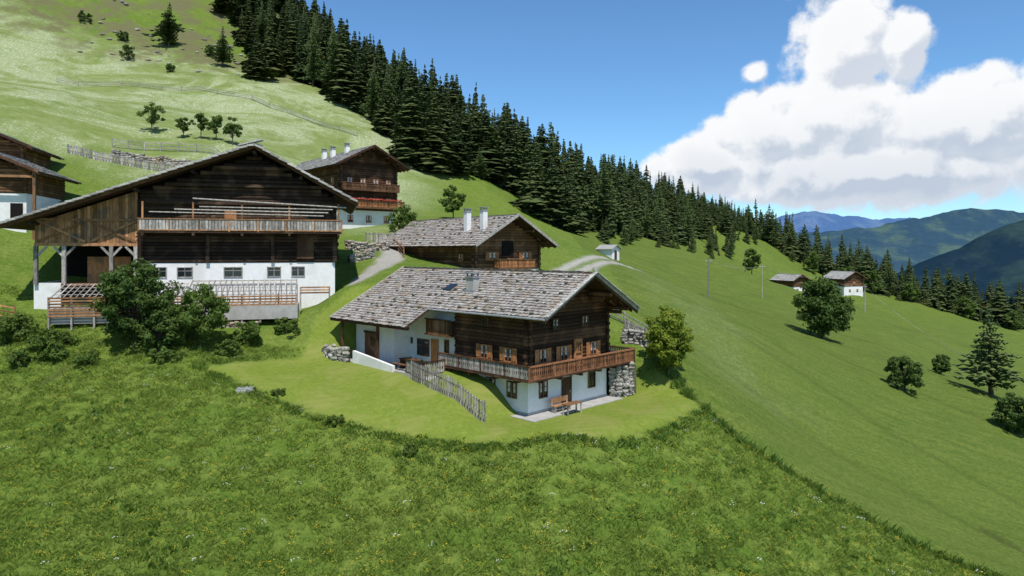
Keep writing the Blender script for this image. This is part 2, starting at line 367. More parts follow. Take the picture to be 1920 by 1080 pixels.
def window(pt, O, A, Nn, a, z, w, h, frame='orange', shutter=None, curtain=False, off=0.0):
    f = pt('window_frames', frame); t = .08
    o = off
    pt('window_glass', 'glass').obox(O, A, Nn, a - w / 2 + .02, a + w / 2 - .02, o - .1, o + .03, z + .02, z + h - .02)
    f.obox(O, A, Nn, a - w / 2, a - w / 2 + t, o - .1, o + .09, z, z + h); f.obox(O, A, Nn, a + w / 2 - t, a + w / 2, o - .1, o + .09, z, z + h)
    f.obox(O, A, Nn, a - w / 2 + t, a + w / 2 - t, o - .1, o + .085, z, z + t); f.obox(O, A, Nn, a - w / 2 + t, a + w / 2 - t, o - .1, o + .085, z + h - t, z + h)
    f.obox(O, A, Nn, a - .03, a + .03, o + .0, o + .06, z + t, z + h - t)
    f.obox(O, A, Nn, a - w / 2 + t, a + w / 2 - t, o, o + .055, z + h * .6, z + h * .6 + .045)
    if curtain:
        cc = pt('curtains', 'curtain')
        cc.obox(O, A, Nn, a - w / 2 + t, a - .05 - w * .12, o + .031, o + .036, z + h * .35, z + h - t)
        cc.obox(O, A, Nn, a + .05 + w * .12, a + w / 2 - t, o + .031, o + .036, z + h * .35, z + h - t)
    if shutter:
        s = pt('shutters', shutter); sw = w * .5
        for (a0, a1) in ((a - w / 2 - sw - .03, a - w / 2 - .03), (a + w / 2 + .03, a + w / 2 + sw + .03)):
            s.obox(O, A, Nn, a0, a1, o + .02, o + .07, z - .02, z + h + .02)
            s.obox(O, A, Nn, a0 + .04, a1 - .04, o + .07, o + .09, z + .1, z + .18); s.obox(O, A, Nn, a0 + .04, a1 - .04, o + .07, o + .09, z + h - .2, z + h - .12)
def logs(pt, p0, p1, z0, z1, h=.27, mat='log', part='log_wall', ext=.3, clip=None):
    b = pt(part, mat); p0 = Vector((*p0, 0)); p1 = Vector((*p1, 0)); d = (p1 - p0).normalized(); L = (p1 - p0).length
    z = z0 + h / 2; i = 0
    while z < z1:
        a0, a1 = 0, L
        if clip: a0, a1 = clip(z + h * .4)
        if a1 - a0 > .4:
            e = ext * (1 if i % 2 else .75) if not clip else 0
            q0 = p0 + d * (a0 - e); q1 = p0 + d * (a1 + e)
            b.cyl((q0.x, q0.y, z + .012 * R.random()), (q1.x, q1.y, z + .012 * R.random()), h * (.55 + .04 * R.random()), n=8)
        z += h; i += 1
def railing(pt, pts, z, h=.95, mat='grey', carved=True, zf=None, step=.2, rail='log'):
    b = pt('balcony_balusters', mat); rl = pt('balcony_rails', rail)
    for (a, c) in zip(pts[:-1], pts[1:]):
        a = Vector((*a, z)); c = Vector((*c, z)); d = c - a; L = d.length; d.normalize(); nn = Vector((d.y, -d.x, 0))
        n = max(1, int(L / step)); s = L / n
        for i in range(n):
            m0 = (i + .5) * s; r = R.random()
            if carved:
                for (z0, z1, ww) in ((.06, .3, .42), (.3, .52, .24), (.52, .68, .40), (.68, h - .08, .3)):
                    b.obox(a, d, nn, m0 - s * ww, m0 + s * ww, -.02, .02, z0, z1, r)
            else:
                b.obox(a, d, nn, m0 - s * .42, m0 + s * .42, -.02, .02, .06, h - .08, r)
        rl.obox(a, d, nn, -.05, L + .05, -.07, .07, h - .08, h + .02)
        rl.obox(a, d, nn, -.05, L + .05, -.05, .05, .0, .09)
        k = max(1, int(L / 2.2))
        for i in range(k + 1):
            m0 = L * i / k; rl.obox(a, d, nn, m0 - .06, m0 + .06, -.085, .03, -.1, h + .05)
def chimney(pt, x, y, z0, z1, w=.6, d=.6, mat='white'):
    pt('chimney_stack', mat).box(x - w / 2, x + w / 2, y - d / 2, y + d / 2, z0, z1)
    c = pt('chimney_cap', 'metal')
    c.box(x - w / 2 - .08, x + w / 2 + .08, y - d / 2 - .08, y + d / 2 + .08, z1, z1 + .08)
    for sx in (-1, 1):
        for sy in (-1, 1): c.box(x + sx * (w / 2 - .08) - .05, x + sx * (w / 2 - .08) + .05, y + sy * (d / 2 - .08) - .05, y + sy * (d / 2 - .08) + .05, z1 + .08, z1 + .32)
    c.box(x - w / 2 - .12, x + w / 2 + .12, y - d / 2 - .12, y + d / 2 + .12, z1 + .32, z1 + .38)
def rockwall(name, pts, ztop, zbot=None, h=1.0, s=.3):
    pr = Parts(name, (0, 0, 0)); b = pr('stones', 'stone'); core = pr('mortar_core', 'rock')
    for (a, c) in zip(pts[:-1], pts[1:]):
        L = math.hypot(c[0] - a[0], c[1] - a[1]); n = max(1, int(L / (s * 1.0)))
        nn = Vector(((c[1] - a[1]) / L, -(c[0] - a[0]) / L, 0))
        if nn.y > 0: nn = -nn
        for i in range(n):
            t = (i + .5) / n; x = a[0] + (c[0] - a[0]) * t; y = a[1] + (c[1] - a[1]) * t
            zb = h1(x, y) - .15 if zbot is None else zbot
            zt = (zb + h) if ztop is None else ztop
            z = zb - R.random() * s * .4
            core.obox((x, y, 0), ((c[0] - a[0]) / L, (c[1] - a[1]) / L, 0), nn, -L / n / 2, L / n / 2, -.4, -.02, zb - .3, zt - .1)
            while z < zt:
                k = s * (.75 + .6 * R.random()); b.rock((x + R.uniform(-.08, .08), y + R.uniform(-.08, .08), z + k * .3), k * .66, k * .66, k * .42); z += k * .6
    return pr.done()

# ================================================================== MAIN CHALET
ang = math.atan2(.714, .70); Z0 = -11.15
mh = Parts('alpine_chalet', (HC[0], HC[1], Z0), ang)
SL = .5365; zr = lambda u: 9.58 - SL * abs(u - 4.4)
X, Y = (1, 0, 0), (0, 1, 0); nX, nY = (-1, 0, 0), (0, -1, 0)
W = mh('plaster_walls', 'white')
W.box(0, 8.78, 0, 7.2, -.8, 2.55)
W.box(.4, 8.78, 7.2, 19.0, -.8, 6.9)
W.box(-1.2, .4, 13.6, 19.0, -.8, 6.3)
W.box(-3.0, .4, 7.2, 8.0, -1, 2.0)
mh('plinth', 'pave').box(-.04, 8.82, -.04, 7.2, -.8, .18)
ins = mh('inner_walls', 'log'); ins.box(.1, 8.7, .1, 7.2, 2.55, 7.1)
ins.add([(.2, .12, 7.1), (8.6, .12, 7.1), (4.4, .12, 9.3), (.2, .3, 7.1), (8.6, .3, 7.1), (4.4, .3, 9.3)], [(0, 1, 2), (3, 5, 4), (0, 2, 5, 3), (1, 4, 5, 2)])
logs(mh, (.05, 0), (.05, 7.2), 2.6, 7.0, .26)
logs(mh, (0, .05), (8.78, .05), 2.6, 7.0, .26)
logs(mh, (8.73, 0), (8.73, 7.2), 2.6, 7.0, .26)
logs(mh, (0, .05), (8.8, .05), 7.02, 9.3, .26, clip=lambda z: (max(0, 4.4 - (9.45 - z) / SL), min(8.8, 4.4 + (9.45 - z) / SL)))
V0, V1 = -2.3, 19.8
ul = math.hypot(1, SL); UL = Vector((1 / ul, 0, SL / ul)); UR = Vector((-1 / ul, 0, SL / ul))
roof_plane(mh, (-.8, V0, zr(-.8)), Y, UL, V1 - V0, 5.2 * ul, w=.19, row=.32)
roof_plane(mh, (9.6, V0, zr(9.6)), Y, UR, V1 - V0, 5.2 * ul, w=.24, row=.36)
roof_plane(mh, (-3.2, 9.4, zr(-3.2)), Y, UL, V1 - 9.4, 2.4 * ul, w=.19, row=.32)
i = 0
while V0 + i * .3 < V1 - .3:
    y = V0 + i * .3; k = R.uniform(-.03, .03)
    mh('ridge_shingles', 'shingle').hexa([(4.25, y, 9.62), (4.95, y, 9.42), (4.95, y + .28, 9.42), (4.25, y + .28, 9.62), (4.2, y, 9.70 + k), (4.95, y, 9.46 + k), (4.95, y + .28, 9.46 + k), (4.2, y + .28, 9.70 + k)]); i += 1
for (u0, u1) in ((-.85, 4.4), (9.65, 4.4)):
    verge(mh, (u0, V0 - .02, zr(u0) + .0), (u1, V0 - .02, zr(u1) + .02), 'grey', .3)
    mh('under_verge', 'log').beam((u0, V0 + .06, zr(u0) - .22), (u1, V0 + .06, zr(u1) - .2), .08, .22)
    n_ = 17
    for i in range(n_):
        a_ = u0 + (u1 - u0) * i / n_; b_ = u0 + (u1 - u0) * (i + 1.1) / n_
        mh('verge_shingles', 'pale').beam((a_, V0 - .06, zr(a_) + .13), (b_, V0 - .06, zr(b_) + .10), .34, .05)
verge(mh, (-3.25, V1, zr(-3.25)), (4.4, V1, zr(4.4)), 'grey', .3)
mh('ridge_finial', 'grey').beam((4.9, V0 - .08, 9.3), (4.05, V0 - .08, 10.0), .06, .2); mh('ridge_finial', 'grey').beam((3.9, V0 - .1, 9.3), (4.75, V0 - .1, 10.0), .06, .2)
mh('eave_board', 'log').box(-.84, -.76, V0, 9.4, zr(-.8) - .22, zr(-.8) + .0)
mh('eave_board', 'log').box(-3.24, -3.16, 9.4, V1, zr(-3.2) - .22, zr(-3.2) + .0)
mh('gutter', 'metal').cyl((-.95, V0, zr(-.8) - .08), (-.95, 9.4, zr(-.8) - .1), .08, n=8)
raf = mh('rafters', 'logw')
y = V0 + .5
while y < V1 - .3:
    u0 = -3.1 if y > 9.6 else -.72
    raf.beam((u0, y, zr(u0) - .25), (1.2, y, zr(1.2) - .25), .12, .16)
    raf.beam((9.5, y, zr(9.5) - .25), (8, y, zr(8) - .25), .12, .16); y += .9
for u in (.05, 2.2, 4.4, 6.6, 8.73):
    raf.cyl((u, V0 + .25, zr(u) - .42), (u, .3, zr(u) - .42), .15, n=8)
    raf.cyl((u, V0 + .9, zr(u) - .72), (u, .3, zr(u) - .72), .14, n=8)
rk = mh('roof_stones', 'rock')
for i in range(9):
    for j in range(25):
        u = -.5 + i * 1.08 + R.uniform(-.25, .25); v = V0 + .6 + j * .88 + R.uniform(-.3, .3)
        if abs(u - 4.4) < .35 or R.random() < .4: continue
        rk.rock((u, v, zr(u) + .12), .09 + .07 * R.random(), .14 + .1 * R.random(), .08)
for i in range(3):
    for j in range(11):
        u = -3 + i * .9 + R.uniform(-.2, .2); v = 9.8 + j * .85 + R.uniform(-.2, .2)
        if R.random() > .4: rk.rock((u, v, zr(u) + .12), .12, .18, .08)
chimney(mh, 1.6, 7.3, 7.6, 9.1, .62, .85, 'pave')
mh('chimney_flashing', 'metal').box(1.2, 2.0, 6.8, 7.8, 7.9, 8.2)
c = []
for hh in (.05, .16):
    for (u, v) in ((1.3, 9.6), (2.1, 9.6), (2.1, 10.5), (1.3, 10.5)): c.append((u, v, zr(u) + hh))
mh('skylight', 'glass').hexa(c)
for (a, w) in ((1.5, .95), (3.6, .95)):
    window(mh, (0, 0, 0), Y, nX, a, 1.0, w, 1.15, 'logw', None, True)
window(mh, (0, 0, 0), X, nY, 1.5, 1.0, .85, 1.2, 'logw', None, True)
window(mh, (0, 0, 0), X, nY, 6.9, .95, .85, 1.2, 'logw')
dd = mh('basement_door', 'logw'); dd.obox((0, 0, 0), X, nY, 3.55, 4.45, -.02, .06, .05, 2.1); dd.obox((0, 0, 0), X, nY, 3.47, 3.55, -.02, .1, .05, 2.2); dd.obox((0, 0, 0), X, nY, 4.45, 4.53, -.02, .1, .05, 2.2)
mh('door_handle', 'metal').obox((0, 0, 0), X, nY, 4.3, 4.36, .06, .12, 1, 1.15)
for a in (1.4, 3.8):
    window(mh, (0, 0, 0), Y, nX, a + .3, 3.45, .8, 1.0, 'orange', 'orange', True, .16)
for a in (1.1, 3.3):
    window(mh, (0, 0, 0), X, nY, a + .2, 3.4, .8, 1.0, 'orange', 'orange', True, .16)
window(mh, (0, 0, 0), X, nY, 6.9, 3.4, .8, 1.0, 'orange', 'orange', True, .16)
bd = mh('balcony_door', 'orange'); bd.obox((0, 0, 0), X, nY, 4.7, 5.6, .12, .2, 2.75, 4.75)
window(mh, (0, 0, 0), X, nY, 5.15, 3.75, .6, .8, 'orange', None, False, .2)
for a in (2.6, 5.9): window(mh, (0, 0, 0), X, nY, a, 5.6, .65, .8, 'logw', None, True, .16)
window(mh, (0, 0, 0), X, nY, 4.4, 7.6, .5, .6, 'logw', None, False, .16)
window(mh, (0, 0, 0), Y, nX, 4.0, 5.75, .65, .75, 'logw', None, False, .16)
fl_ = mh('balcony_floor', 'log'); fl_.box(-1.1, 10.9, -1.2, -.05, 2.5, 2.62); fl_.box(-1.1, -.05, -.05, 8.2, 2.5, 2.62); fl_.box(8.83, 10.9, -.05, 1.6, 2.5, 2.62)
for u in (.3, 2.2, 4.4, 6.6, 8.5, 10.2): mh('balcony_beams', 'log').beam((u, .3, 2.4), (u, -1.15, 2.4), .16, .2)
for v in (.3, 2.4, 4.8, 7.0): mh('balcony_beams', 'log').beam((.3, v, 2.4), (-1.05, v, 2.4), .16, .2)
railing(mh, [(-1.05, 8.2), (-1.05, -1.15)], 2.62, .95, 'grey')
railing(mh, [(-1.05, -1.15), (10.8, -1.15)], 2.62, .95, 'redwood', rail='redwood')
railing(mh, [(10.8, -1.15), (10.8, 1.6)], 2.62, .95, 'grey')
mh('terrace_slab', 'pave').box(-3.2, .4, 8.0, 18.6, 1.7, 2.13)
mh('terrace_slab', 'pave').box(-3.2, -1.15, 7.3, 8.0, 2.0, 2.13)
railing(mh, [(-3.1, 9.4), (-3.1, 7.4), (-1.1, 7.4)], 2.13, 1.0, 'grey')
lp = mh('low_parapet', 'white')
lp.hexa([(-3.35, 10.8, .6), (-3.1, 10.8, .6), (-3.1, 16.2, .6), (-3.35, 16.2, .6), (-3.35, 10.8, 2.5), (-3.1, 10.8, 2.5), (-3.1, 16.2, 3.1), (-3.35, 16.2, 3.1)])
po = mh('porch_posts', 'log')
for v in (13.5, 18.6):
    po.box(-2.9, -2.7, v - .1, v + .1, 2.1, zr(-2.8) - .3)
po.box(-2.92, -2.68, 9.6, 19.2, zr(-2.8) - .5, zr(-2.8) - .25)
window(mh, (.4, 0, 0), Y, nX, 11.8, 2.75, 1.5, 1.35, 'logw', None, False)
dd = mh('entrance_door', 'orange'); dd.obox((.4, 0, 0), Y, nX, 9.9, 10.8, -.02, .07, 2.15, 4.2)
window(mh, (.4, 0, 0), Y, nX, 8.9, 3.2, .5, 1.1, 'logw')
dd = mh('annex_door', 'logw'); dd.obox((-1.2, 0, 0), Y, nX, 16.0, 17.6, -.02, .08, 2.15, 4.3); dd.obox((-1.2, 0, 0), Y, nX, 15.9, 17.7, -.02, .14, 4.3, 4.45)
window(mh, (-1.2, 0, 0), Y, nX, 16.4, 3.2, .5, .8, 'logw', off=.1)
q = mh('gallery_boards', 'logw')
for i in range(14):
    a = 7.6 + i * .2
    q.obox((.4, 0, 0), Y, nX, a, a + .18, .86, .9, 4.75, 5.85)
for i in range(4): q.obox((.4, 0, 0), Y, nX, 10.4, 10.44, .05 + i * .2, .22 + i * .2, 4.75, 5.85); q.obox((.4, 0, 0), Y, nX, 7.56, 7.6, .05 + i * .2, .22 + i * .2, 4.75, 5.85)
q.obox((.4, 0, 0), Y, nX, 7.5, 10.5, 0, .95, 4.65, 4.75); mh('gallery_rail', 'log').obox((.4, 0, 0), Y, nX, 7.5, 10.5, .8, .96, 5.85, 5.93)
mh('wall_bell', 'log').obox((.4, 0, 0), Y, nX, 13.2, 13.4, 0, .08, 3.6, 4.1)
mh('paving_strip', 'pave').box(-.9, 9.0, -1.4, 0, -.1, .03); mh('paving_strip', 'pave').box(-.9, 0, 0, 7.2, -.1, .03)
mh.done()
def hw(u, v): return (HC[0] + u * HU[0] + v * HV[0], HC[1] + u * HU[1] + v * HV[1])
bt = Parts('wooden_bench', (*hw(2.6, -.75), Z0 + .03), ang)
bt('seat', 'plank').box(-.9, .9, -.2, .2, .42, .48)
bt('backrest', 'plank').box(-.9, .9, .2, .25, .6, .95)
for x in (-.8, .8): bt('legs', 'grey').box(x - .04, x + .04, -.18, .18, -.05, .42); bt('legs', 'grey').box(x - .03, x + .03, .17, .22, .3, .95)
bt.done()
tb = Parts('garden_table', (*hw(2.6, -1.7), Z0), ang)
tb('top', 'plank').box(-.8, .8, -.3, .3, .7, .75)
for x in (-.7, .7): tb('legs', 'grey').box(x - .04, x + .04, -.25, -.17, -.05, .7); tb('legs', 'grey').box(x - .04, x + .04, .17, .25, -.05, .7)
tb.done()
pt_ = Parts('porch_table_set', (*hw(-1.9, 10.6), Z0 + 2.13), ang)
pt_('table_top', 'logw').box(-.4, .4, -.9, .9, .7, .76); pt_('bench_seat', 'logw').box(-.95, -.65, -.9, .9, .42, .48)
for y in (-.75, .75): pt_('legs', 'logw').box(-.3, .3, y - .04, y + .04, 0, .7); pt_('legs', 'logw').box(-.92, -.68, y - .04, y + .04, 0, .42)
pt_.done()
rockwall('retaining_stone_wall', [hw(8.9, -.2), hw(9.5, -.9), hw(10.2, -1.15), hw(10.8, -.9), hw(11.3, -.2), hw(11.5, 1.0), hw(11.6, 3.0)], Z0 + 2.35, Z0 - .2, s=.40)
rockwall('retaining_stone_wall', [hw(-1.2, 19.6), hw(-2.8, 19.9), hw(-4.0, 19.2), hw(-4.2, 17.6), hw(-3.7, 16.4)], Z0 + 3.15, Z0 + 1.0, s=.40)
rockwall('garden_stone_wall', [(9.2, 57.0), (10.6, 56.8), (11.6, 56)], None, h=1.1, s=.36)

# ------------------------------------------------------------------ fences
def picket(name, pts, h=1.2, mat='grey', step=.2, w=.13):
    pr = Parts(name, (0, 0, 0))
    b = pr('pickets', mat); r = pr('rails', mat)
    for (a, c) in zip(pts[:-1], pts[1:]):
        L = math.hypot(c[0] - a[0], c[1] - a[1]); n = max(1, int(L / step)); d = Vector(((c[0] - a[0]) / L, (c[1] - a[1]) / L, 0)); nn = Vector((d.y, -d.x, 0))
        zs = H(np.linspace(a[0], c[0], n + 1), np.linspace(a[1], c[1], n + 1))
        for i in range(n):
            x = a[0] + d.x * (i + .5) * L / n; y = a[1] + d.y * (i + .5) * L / n; z = (zs[i] + zs[i + 1]) / 2
            hh = h * (.95 + .1 * R.random())
            b.obox((x, y, z), d, nn, -w / 2, w / 2, 0, .03, -.05, hh)
        for hz in (.3, .8):
            r.beam((a[0], a[1], zs[0] + h * hz), (c[0], c[1], zs[-1] + h * hz), .06, .1)
    return pr.done()
def railfence(name, pts, h=1.1, mat='grey', step=2.2, rails=3):
    pr = Parts(name, (0, 0, 0)); b = pr('posts', mat); r = pr('rails', mat)
    for (a, c) in zip(pts[:-1], pts[1:]):
        L = math.hypot(c[0] - a[0], c[1] - a[1]); n = max(1, int(L / step)); pv = None
        for i in range(n + 1):
            x = a[0] + (c[0] - a[0]) * i / n; y = a[1] + (c[1] - a[1]) * i / n; z = h1(x, y)
            b.cyl((x, y, z - .2), (x + R.uniform(-.04, .04), y, z + h + .1), .07, .06, n=6)
            if pv:
                for k in range(rails): r.beam((pv[0], pv[1], pv[2] + h * (k + 1) / rails - .1), (x, y, z + h * (k + 1) / rails - .1), .05, .12)
            pv = (x, y, z)
    return pr.done()
picket('picket_fence', [hw(-3.3, 8.6), hw(-3.5, 6), hw(-3.5, 3), hw(-3.3, .6)], 1.4, 'grey', .24, .14)
picket('picket_fence', [(9.6, 59.0), (12.0, 58.0)], 1.0)
railfence('pasture_fence', [(8.4, 62), (10, 60.5), (11.6, 58.6)], 1.1, 'grey', 1.4)

# ================================================================== BARN
ab = math.radians(15); BZ = -4.75
bn = Parts('hay_barn', (-16.6, 64, BZ), ab)
zb = lambda x: 14 - .555 * (x + 6.96) if x > -6.96 else 14 - .3736 * (-6.96 - x)
D = 14
bn('plaster_walls', 'white').box(-16.5, 0, 0, D, -1.5, 3.65)
bn('plaster_walls', 'white').box(-24.6, -22.6, -.02, .3, -1.2, 2.0)
bn('plaster_walls', 'white').box(-24.6, -24.3, .3, D, -1.2, 2.0)
ic = bn('inner_walls', 'dark'); ic.box(-16.4, -.1, .15, D - .2, 3.65, 8.9)  # near-black blocks; the barn's inside shade is put into their colour
ic.add([(-24.4, .25, 7.0), (-.1, .25, 8.9), (-.1, .25, 9.9), (-6.96, .25, 13.7), (-24.4, .25, 7.2), (-24.4, D - .2, 7), (-.1, D - .2, 8.9), (-.1, D - .2, 9.9), (-6.96, D - .2, 13.7), (-24.4, D - .2, 7.2)],
       [(0, 1, 2, 3, 4), (9, 8, 7, 6, 5), (3, 2, 7, 8), (4, 3, 8, 9)])
ic.box(-24.3, -16.5, 6, D - .2, -1, 6.9); ic.box(-24.3, -16.5, .3, 6, -.6, -.2)
logs(bn, (-16.5, .05), (0, .05), 3.7, 6.5, .3, 'barnlog', ext=.35)
logs(bn, (-.1, 0), (-.1, D), 3.7, 9.2, .3, 'barnlog')
def bclip(z):
    a1 = min(16.5, 16.5 + (-6.96 + (13.6 - z) / .555)); a0 = max(0, 16.5 - 6.96 - (13.6 - z) / .3736); return (a0, a1)
logs(bn, (-16.5, .05), (0, .05), 6.5, 13.6, .36, 'barnlog', clip=bclip)
be = bn('gable_beams', 'barnlog')
for z, x0, x1 in ((9.0, -16, 1.2), (10.6, -14, -1), (12.2, -10.5, -4)): be.beam((x0, -.35, z), (x1, -.35, z), .22, .26)
for x in (-16.5, -11, -5.5, 0): be.box(x - .15, x + .15, -.3, .05, 3.7, min(zb(x) - .3, 9.2))
bb = bn('balcony_floor', 'barnlog'); bb.box(-16.3, .6, -1.4, 0, 6.3, 6.5)
for x in (-16, -12, -8, -4, .3):
    bb.beam((x, .2, 6.1), (x, -1.4, 6.2), .2, .25); bn('balcony_posts', 'plank').box(x - .07, x + .07, -1.35, -1.2, 6.5, 9.0)
railing(bn, [(-16.3, -1.4), (.6, -1.4)], 6.5, 1.05, 'grey', False, step=.26, rail='plank')
railing(bn, [(.6, -1.4), (.6, 0)], 6.5, 1.05, 'grey', False, step=.26, rail='plank')
for k in range(3): bn('hay_rails', 'grey').cyl((-15.5 + k * 2, -1.3, 8.1 + k * .25), (-1 + k * .4, -1.35, 7.9 + k * .3), .06, n=6)
bn('hay_rails', 'grey').cyl((-12, -1.45, 9.3), (1, -1.4, 8.7), .07, n=6)
bn('loft_door', 'orange').box(-9.6, -8.6, -.2, -.12, 6.5, 8.3)
bn('side_door', 'logw').box(-3.4, -1.9, -.26, -.16, 4.0, 6.3)
lr = math.hypot(1, .555); ll = math.hypot(1, .3736)
roof_plane(bn, (2.0, -1.7, zb(2)), Y, Vector((-1 / lr, 0, .555 / lr)), D + 3, 8.96 * lr, 'shinglegrey', .45, .6)
roof_plane(bn, (-26.5, -1.7, zb(-26.5)), Y, Vector((1 / ll, 0, .3736 / ll)), D + 3, 19.54 * ll, 'shinglegrey', .45, .6)
verge(bn, (2.05, -1.74, zb(2.05) - .05), (-6.9, -1.74, 13.98), 'log', .3, .08); verge(bn, (-26.6, -1.74, zb(-26.6) - .05), (-7.0, -1.74, 13.98), 'log', .3, .08)
vs_ = bn('verge_shingles', 'pale')
x = -26.5
while x < -7.2:
    l_ = R.uniform(.45, .8); vs_.beam((x, -1.95, zb(x) + .20 + R.uniform(0, .05)), (x + l_ + .08, -1.95, zb(x + l_ + .08) + .15), .5, .17); x += l_
x = 2.0
while x > -6.8:
    l_ = R.uniform(.45, .8); vs_.beam((x, -1.95, zb(x) + .20 + R.uniform(0, .05)), (x - l_ - .08, -1.95, zb(x - l_ - .08) + .15), .5, .17); x -= l_
vs_.beam((-8.2, -1.8, 14.0), (-6.2, -1.8, 14.6), .9, .12); vs_.beam((-7.0, -1.8, 14.25), (-6.2, -1.7, 14.0), .5, .12)
for x in (-24.3, -16.5, -12, -6.96, -3, 0): be.cyl((x, -1.6, zb(x) - .5), (x, 1, zb(x) - .5), .17, n=8)
for x, w in ((-15.0, 1.3), (-12.9, 1.3), (-8.9, 1.6), (-5.4, 1.2), (-3.3, 1.2)): window(bn, (0, 0, 0), X, nY, x, 2.35, w, .95, 'grey')
cl = bn('annex_cladding', 'plank'); x = -24.5
while x < -16.7:
    cl.box(x, x + .23, -.1, .0, 5.3, zb(x) - .35); x += .245
xb = bn('cross_bracing', 'plank')
for x0 in (-24.3, -20.4):
    xb.beam((x0, -.17, 5.5), (x0 + 3.6, -.17, 7.3), .08, .2); xb.beam((x0 + 3.6, -.21, 5.5), (x0, -.21, 7.3), .08, .2)
xb.box(-24.5, -16.6, -.24, -.1, 5.15, 5.4); xb.box(-24.5, -16.6, -.24, -.1, 7.3, 7.5)
for x in (-24.4, -22.3, -18.7, -16.8):
    s_ = bn('annex_posts', 'grey'); s_.box(x - .15, x + .15, -.3, 0, 1.9, 5.15)
    if x > -24: s_.beam((x, -.15, 4.2), (x - .8, -.15, 5.1), .15, .18)
    if x < -17: s_.beam((x, -.15, 4.2), (x + .8, -.15, 5.1), .15, .18)
bn('annex_floor', 'plank').box(-24.3, -16.5, 0, 6, 1.7, 1.9)
bn('annex_interior_rack', 'plank').box(-21.5, -18, 3, 3.2, 1.9, 4.2)
bn.done()

pen = Parts('timber_pen', (-16.6, 64, BZ), ab)
def penfence(x0, x1, y, z0, z1):
    n = int((x1 - x0) / 1.5)
    for i in range(n + 1):
        xx = x0 + (x1 - x0) * i / n; pen('posts', 'grey').box(xx - .07, xx + .07, y - .07, y + .07, z0 - 1.5, z1 + .1)
    k = z0
    while k < z1: pen('planks', 'plank').box(x0, x1, y - .1, y - .06, k, k + .14); k += .24
penfence(-22.3, -12.5, -3.5, -.6, .9); penfence(-12.3, -3.3, -3.2, 0, .9); penfence(-3, -.5, -2.2, .9, 1.4)
def frame(x0, x1, y0, y1, z0, z1):
    n = int((x1 - x0) / .45)
    for i in range(n + 1):
        xx = x0 + (x1 - x0) * i / n; pen('slats', 'grey').beam((xx, y0, z0), (xx, y1, z1), .1, .06)
    for t in (0, .25, .5, .75, 1): pen('slat_rails', 'grey').beam((x0, y0 + (y1 - y0) * t, z0 + (z1 - z0) * t - .06), (x1, y0 + (y1 - y0) * t, z0 + (z1 - z0) * t - .06), .08, .06)
frame(-22.2, -12.6, -3.4, -.2, .95, 1.9); frame(-12.2, -3.4, -3.1, -.2, 1.0, 2.1)
pen('yard', 'pave').box(-22.3, -3.2, -3.3, -.05, -1.2, .02)
pen.done()
railfence('pasture_fence', [(-44, 55), (-40.5, 55.6)], 1.2, 'plank', 1.8)

